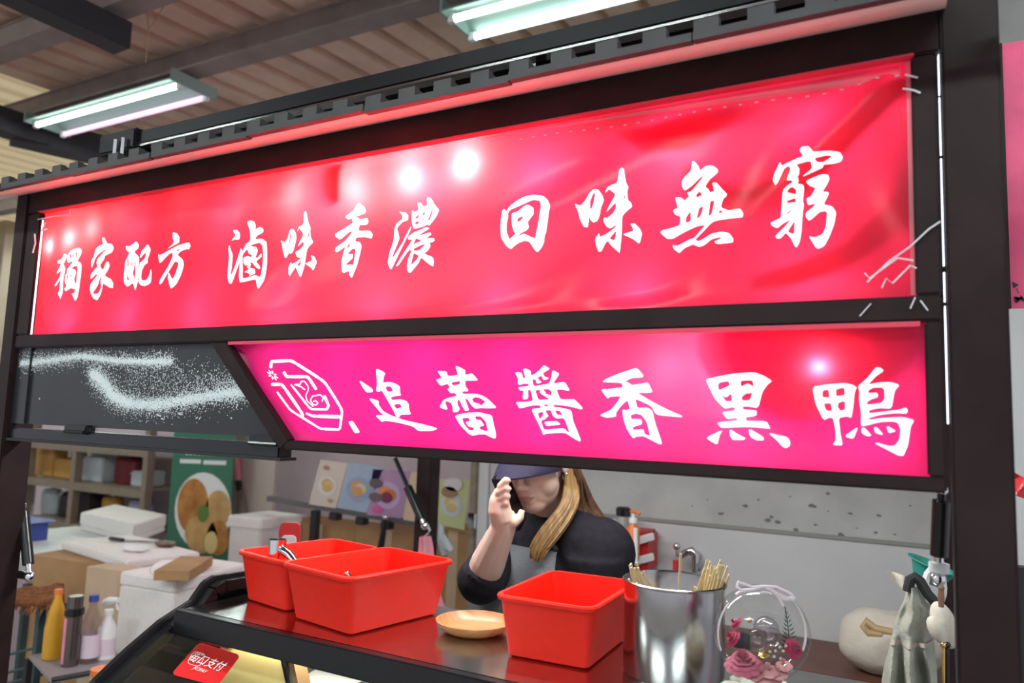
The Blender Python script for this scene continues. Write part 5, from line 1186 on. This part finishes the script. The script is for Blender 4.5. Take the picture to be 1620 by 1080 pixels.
# far left, beyond the left post
cp = P(25, 300, 8.0); struct('column_1', MB().box((cp.x-.11, cp.y-.11, 0), (cp.x+.11, cp.y+.11, 3.5)), mat('column', (.34,.27,.2), .7))
fs = thing('far_stall', (P(5,520,9).x, P(5,520,9).y, 0), 'distant grey stall front seen past the left post', 'stall')
q = P(0, 520, 9); MB().box((q.x-1.2, q.y, 0), (q.x+.1, q.y+.5, q.z)).build('counter', mat('far_grey', (.3,.31,.34), .7), fs); MB().box((q.x-1.2, q.y-.1, q.z+.1), (q.x+.14, q.y+.5, q.z+.6)).build('signboard', mat('far_blue', (.22,.24,.29), .7), fs)
MB().box((q.x-.1, q.y+.2, q.z), (q.x-.05, q.y+.25, q.z+.1)).build('strut', M['rack'], fs)
for (px, py, col, lb, s) in ((4, 545, (1,.72,.12), 'distant yellow lamp beyond the left post', 1.5), (2, 590, (1,1,.95), 'distant round white lamp beyond the left post', 3)):
    c = P(px, py, 8.5); t = thing('far_lamp', c, lb, 'lamp')
    MB().ball(c, (.09,.09,.035 if s < 2 else .09), 16, 10).build('shade', mat('far_lamp_%d' % px, col, .5, emit=col, estr=s), t, smooth=True); MB().tube([c, c + Vector((0,0,.2))], .006, 6).build('cord', M['black'], t)
# ================================================================== the woman on the phone
def bake(mb, name, m, parent, voxel, smooth_it=4):
    o = mb.build(name + '_raw', m, None)
    md = o.modifiers.new('r', 'REMESH'); md.mode = 'VOXEL'; md.voxel_size = voxel
    if smooth_it:
        s = o.modifiers.new('s', 'SMOOTH'); s.iterations = smooth_it; s.factor = .5
    dg = bpy.context.evaluated_depsgraph_get(); me = bpy.data.meshes.new_from_object(o.evaluated_get(dg))
    bpy.data.objects.remove(o)
    b = base_of(parent)
    for v in me.vertices: v.co = v.co - b
    for p in me.polygons: p.use_smooth = True
    me.name = name; me.materials.clear(); me.materials.append(m)
    r = bpy.data.objects.new(name, me); COL.objects.link(r); r.parent = parent; return r
U = Vector((0,0,1))
Fh = Vector((.03, -1, 0)).normalized(); Lh = Vector((1, .03, 0)).normalized()       # head: forward, her left
pit, rol = math.radians(16), math.radians(7)
Fp = Fh*math.cos(pit) - U*math.sin(pit); Up = U*math.cos(pit) + Fh*math.sin(pit)
Lp = Lh*math.cos(rol) + Up*math.sin(rol); Up = Up*math.cos(rol) - Lh*math.sin(rol)
HR = Matrix((Lp, Fp, Up)).transposed()
chin = P(843, 814, 1.90)
HO = chin - HR @ Vector((0, .070, -.116))
def H(x, y, z): return HO + HR @ Vector((x, y, z))
FT = Vector((-.36, -.93, 0)).normalized(); LT = Vector((.93, -.36, 0)).normalized()          # torso
N = P(874, 828, 2.06)
NL, NR = N + LT*.165 - U*.055, N - LT*.165 - U*.06
wo = thing('person', (N.x, N.y, 0), 'person in navy cap, black sweater and grey apron holding a phone to the ear', 'person')
body = MB()
# head
body.ball(H(0,-.012,.022), (.076,.096,.098), 28, 18, HR); body.ball(H(0,.026,-.052), (.062,.064,.062), 24, 16, HR)
for s in (-1, 1):
    body.ball(H(s*.036,.044,-.038), (.036,.035,.042), 16, 12, HR); body.ball(H(s*.012,.0965,-.036), .0088, 10, 8); body.ball(H(s*.030,.068,.018), (.022,.016,.009), 12, 8, HR)
    body.ball(H(s*.077,-.008,-.008), (.009,.021,.031), 12, 10, HR)
body.ball(H(0,.052,-.088), (.036,.034,.030), 18, 12, HR)
body.tube([H(0,.080,.022), H(0,.093,-.010), H(0,.106,-.030), H(0,.096,-.040)], [.008,.0095,.0115,.008], 10)
body.ball(H(0,.086,-.060), (.024,.012,.010), 12, 8, HR); body.ball(H(0,.084,-.075), (.021,.011,.008), 12, 8, HR)
# neck, trunk, legs
body.tube([H(0,-.02,-.05), N + U*.03, N - U*.06], [.052,.056,.075], 18)
def ring(z, hw, hd, off=0.0, n=28, c=N): return [c + U*z + FT*off + LT*hw*math.cos(a) + FT*hd*math.sin(a) for a in [2*math.pi*k/n for k in range(n)]]
trunk = [(.0,.07,.06,-.01),(-.04,.15,.085,-.01),(-.10,.185,.11,0),(-.20,.185,.125,.01),(-.32,.175,.125,.01),(-.44,.17,.12,.01),(-.56,.185,.13,0),(-.66,.18,.125,0),(-.72,.12,.10,0)]
body.loft([ring(*t) for t in trunk])
for s in (-1, 1):
    hp = N + LT*s*.09 - U*.66; body.tube([hp, Vector((hp.x, hp.y, .45)) + FT*.01, Vector((hp.x, hp.y, .09)), Vector((hp.x, hp.y, .04))], [.088,.058,.042,.04], 14)
    ft = Vector((hp.x, hp.y, .045)); body.tube([ft - FT*.04, ft + FT*.06, ft + FT*.16], [.04,.042,.028], 12)
# arms
elb = P(760, 918, 1.86); wri = P(797, 832, 1.80); palm = P(797, 812, 1.79)
body.tube([NR, NR.lerp(elb, .5), elb], [.058,.052,.043], 14); body.tube([elb, elb.lerp(wri, .35), wri, palm], [.042,.043,.030,.028], 14)
elbL = NL - U*.30 - LT*.01 - FT*.01; wriL = elbL + FT*.07 - U*.22 - LT*.03
body.tube([NL, NL.lerp(elbL, .5), elbL], [.05,.036,.028], 14); body.tube([elbL, wriL], [.027,.023], 14)
hl = wriL + FT*.05; body.ball(hl, (.035,.05,.02))
for k in range(4): a = hl + LT*(-.027 + .018*k) + FT*.03; body.tube([a, a + FT*.04 - U*.01, a + FT*.062 - U*.03], [.009,.0085,.007], 8)
body.tube([hl + LT*.025, hl + LT*.045 + FT*.02 - U*.01, hl + LT*.045 + FT*.045 - U*.02], [.011,.010,.008], 8)
# right hand around the phone
pa, pb2 = P(792, 757, 1.86), P(820, 822, 1.87)                       # phone ends
pdir = (pb2 - pa).normalized(); pc = (pa + pb2)/2
vtc = (CAM - pc).normalized()
psid = pdir.cross(vtc).normalized()                                   # across the phone in the picture
if psid.dot(Vector((-.877,-.48,0))) < 0: psid = -psid
pn_ = psid.cross(pdir).normalized()
if pn_.dot(vtc) < 0: pn_ = -pn_
def hpt(px, py, d): return P(px, py, d)
body.tube([hpt(795,822,1.79), hpt(790,806,1.785), hpt(790,790,1.785), hpt(794,774,1.785)], [.030,.028,.024,.016], 14)
fingers = [((790,782),(792,768),(801,758),(806,760)), ((787,792),(789,778),(800,771),(807,774)), ((788,800),(790,788),(800,783),(806,786)), ((790,808),(792,798),(799,794),(804,797))]
for k, fg in enumerate(fingers):
    body.tube([hpt(*fg[0], 1.785), hpt(*fg[1], 1.768), hpt(*fg[2], 1.762), hpt(*fg[3], 1.770)], [.0100,.0092,.0085,.0070], 9)
body.tube([hpt(802,828,1.785), hpt(815,826,1.78), hpt(823,818,1.785), hpt(826,806,1.79)], [.014,.0115,.0098,.0075], 10)
bd_o = bake(body, 'body', M['skin'], wo, .0034, 4)
# sweater
sw = MB()
sw.loft([[N + (p - N)*1.0 + (p - N - U*(p-N).z).normalized()*.016 for p in ring(*t)] for t in trunk[:7]])
sw.tube([N + U*.045 + Fh*.005, N + U*.01, N - U*.06], [.066,.074,.10], 20)
e2 = NR.lerp(elb, 1.02)
sw.tube([NR, NR.lerp(elb, .5), e2, elb.lerp(wri, .10)], [.070,.062,.060,.058], 16)
sw.tube([N - LT*.06 - U*.02, NR + LT*.01], [.075,.078], 14); sw.tube([N + LT*.06 - U*.02, NL - LT*.01], [.08,.088], 14)
sw.tube([NL, NL.lerp(elbL, .5), elbL, elbL.lerp(wriL, .8)], [.096,.090,.070,.045], 16)
sw.ball(NL - FT*.015, .093); sw.ball(NR - FT*.02, .07); sw.ball(elb, .058); sw.ball(N + LT*.10 - U*.05 - FT*.02, .08)
so_ = bake(sw, 'sweater', M['sweater'], wo, .007, 4)
# apron bib: a curved panel in front of the chest
def bib(a, b, off=.066):
    z = -.045 - b*.56; t = z
    for (z0, hw0, hd0, o0), (z1, hw1, hd1, o1) in zip(trunk, trunk[1:]):
        if z1 <= z <= z0:
            f_ = (z - z0)/(z1 - z0); hw, hd, oo = hw0 + (hw1-hw0)*f_, hd0 + (hd1-hd0)*f_, o0 + (o1-o0)*f_; break
    half = .72 + .5*sst(.05, .45, b)
    ang = math.pi/2 + .05 + (a-.5)*2*half
    hw += off; hd += off
    return N + U*z + FT*oo + LT*hw*math.cos(ang) + FT*hd*math.sin(ang) + FT*.004*math.sin(a*12 + b*4)
MB().grid(bib, 30, 26).build('apron', M['apron_grey'], wo, smooth=True, fix=False)
for s in (0, 1):
    MB().tube([bib(s, 0), N + LT*(.06 if s == 0 else -.06) + U*.0 + FT*.08, N + LT*(.05 if s == 0 else -.05) + U*.035 - FT*.03], .007, 7).build('apron_strap', M['black_matte'], wo, smooth=True)
# cap
cp_ = MB(); rings = []
for j in range(9):
    th = j/8*math.pi/2; rings.append([H(.088*math.cos(th)*math.cos(a), -.012 + .110*math.cos(th)*math.sin(a), .036 + .092*math.sin(th)) for a in [2*math.pi*k/32 for k in range(32)]])
cp_.loft([[H(.088*math.cos(a), -.012 + .110*math.sin(a), .020) for a in [2*math.pi*k/32 for k in range(32)]]] + rings)
cap = cp_.build('cap', M['cap'], wo, smooth=True)
def brim(a, b, dz=0.0):
    ang = math.pi*(.5 + (a-.5)*.86); x_ = .082*math.cos(ang); y_ = -.012 + .102*math.sin(ang)
    return H(x_*(1 + .10*b), y_ + .075*b*math.sin(ang)**.8, .030 + dz - .012*b - .024*(abs(2*a-1)**2)*b - .012*b*b)
bm_ = MB(); bm_.grid(brim, 24, 8); bm_.grid(lambda a, b: brim(a, b, .004), 24, 8)
bm_.grid(lambda a, b: brim(a, 1, .004*b), 24, 1)
bm_.build('brim', M['cap'], cap, smooth=True)
# face details
for s in (-1, 1):
    e = MB().ball(H(s*.031,.0800,.002), (.015,.009,.0050), 14, 10, HR).build('eye', mat('eye_dark', (.03,.02,.018), .3) if s == -1 else bpy.data.materials['eye_dark'], wo, smooth=True)
    MB().tube([H(s*.014,.088,.016), H(s*.030,.085,.019), H(s*.046,.075,.016)], [.003,.0036,.002], 6).build('eyebrow', M['hair'], wo, smooth=True)
MB().tube([H(-.022,.0860,-.0655), H(-.011,.0945,-.0615), H(0,.0970,-.0625), H(.011,.0945,-.0615), H(.022,.0860,-.0655)], [.0015,.0036,.0042,.0036,.0015], 8).build('upper_lip', M['lips'], wo, smooth=True)
MB().tube([H(-.020,.0855,-.0670), H(-.009,.0935,-.0725), H(0,.0950,-.0735), H(.009,.0935,-.0725), H(.020,.0855,-.0670)], [.0015,.0042,.0048,.0042,.0015], 8).build('lower_lip', M['lips'], wo, smooth=True)
MB().ball(H(.083,.004,-.036), .0042).build('earring', M['chrome'], wo, smooth=True)
# hair
random.seed(9)
def strands(name, m, n, paths, spread, r, parent):
    mb = MB()
    for i in range(n):
        t = random.random(); k = t*(len(paths)-1); j = min(len(paths)-2, int(k)); f_ = k-j
        a, b = paths[j], paths[j+1]; ph = random.random()*6
        pts = [p.lerp(q_, f_) for p, q_ in zip(a, b)]
        # densify
        L_ = len(pts); fine = []
        for s in range(L_-1):
            for u in range(3):
                w = u/3; p0, p1, p2, p3 = pts[max(s-1,0)], pts[s], pts[s+1], pts[min(s+2,L_-1)]
                fine.append(.5*((2*p1) + (-p0+p2)*w + (2*p0-5*p1+4*p2-p3)*w*w + (-p0+3*p1-3*p2+p3)*w**3))
        fine.append(pts[-1]); fine = fine[:max(6, int(len(fine)*random.uniform(.80, 1.0)))]; off = Vector([random.gauss(0, spread) for _ in range(3)]); m_ = len(fine)
        fine = [p + off*(.35 + .65*s/m_) + Vector((math.sin(ph + s*.8), math.cos(ph + s*.7), 0))*.0012 for s, p in enumerate(fine)]
        mb.tube(fine, [r*(.25 + 1.1*math.sin(math.pi*min(1, .16 + .82*s/m_))) for s in range(m_)], 5)
    return mb.build(name, m, parent, smooth=True)
hb = [[H(.074,-.035,.03), H(.084,-.045,-.05), P(915,800,1.99), P(928,835,1.96), P(925,880,1.93)],
      [H(.060,-.05,.03), H(.082,-.06,-.05), P(930,800,2.03), P(955,838,2.0), P(955,880,1.99)],
      [H(.030,-.095,.03), H(.055,-.11,-.06), P(935,795,2.10), P(962,838,2.06), P(968,880,2.04)],
      [H(-.02,-.11,.03), H(.02,-.125,-.07), P(915,800,2.16), P(930,850,2.16), P(930,900,2.16)]]
strands('hair', M['hair'], 420, hb, .005, .0052, wo)
hf = [[H(.080,-.030,.03), P(897,765,1.93), P(889,798,1.90), P(862,834,1.865), P(842,866,1.85), P(842,884,1.85)],
      [H(.080,-.040,.03), P(905,770,1.945), P(898,803,1.91), P(876,838,1.875), P(852,872,1.855), P(845,888,1.86)],
      [H(.076,-.055,.03), P(914,775,1.965), P(908,805,1.93), P(888,838,1.89), P(862,872,1.865), P(848,890,1.87)]]
strands('front_hair', M['hair_blond'], 170, hf, .0035, .0042, wo)
strands('side_hair', M['hair'], 30, [[H(-.074,.005,.02), H(-.080,-.005,-.06), N - LT*.07 + U*.02], [H(-.060,-.05,.02), H(-.07,-.06,-.06), N - LT*.09 - FT*.03]], .003, .004, wo)
# phone: a thing of its own, held in the hand
ph = thing('smartphone', pc, 'black smartphone held between hand and cheek', 'phone')
MB().obox(pc, pdir*.072, (psid*.60 + pn_*.80).normalized()*.034, (pn_*.60 - psid*.80).normalized()*.0045).build('shell', M['phone'], ph, bevel=.003)
qc = pc - pdir*.05 + (pn_*.75 - psid*.66).normalized()*.005
MB().obox(qc, pdir*.012, (psid*.75 + pn_*.66).normalized()*.012, (pn_*.75 - psid*.66).normalized()*.001).build('camera_plate', M['glass_dark'], ph)
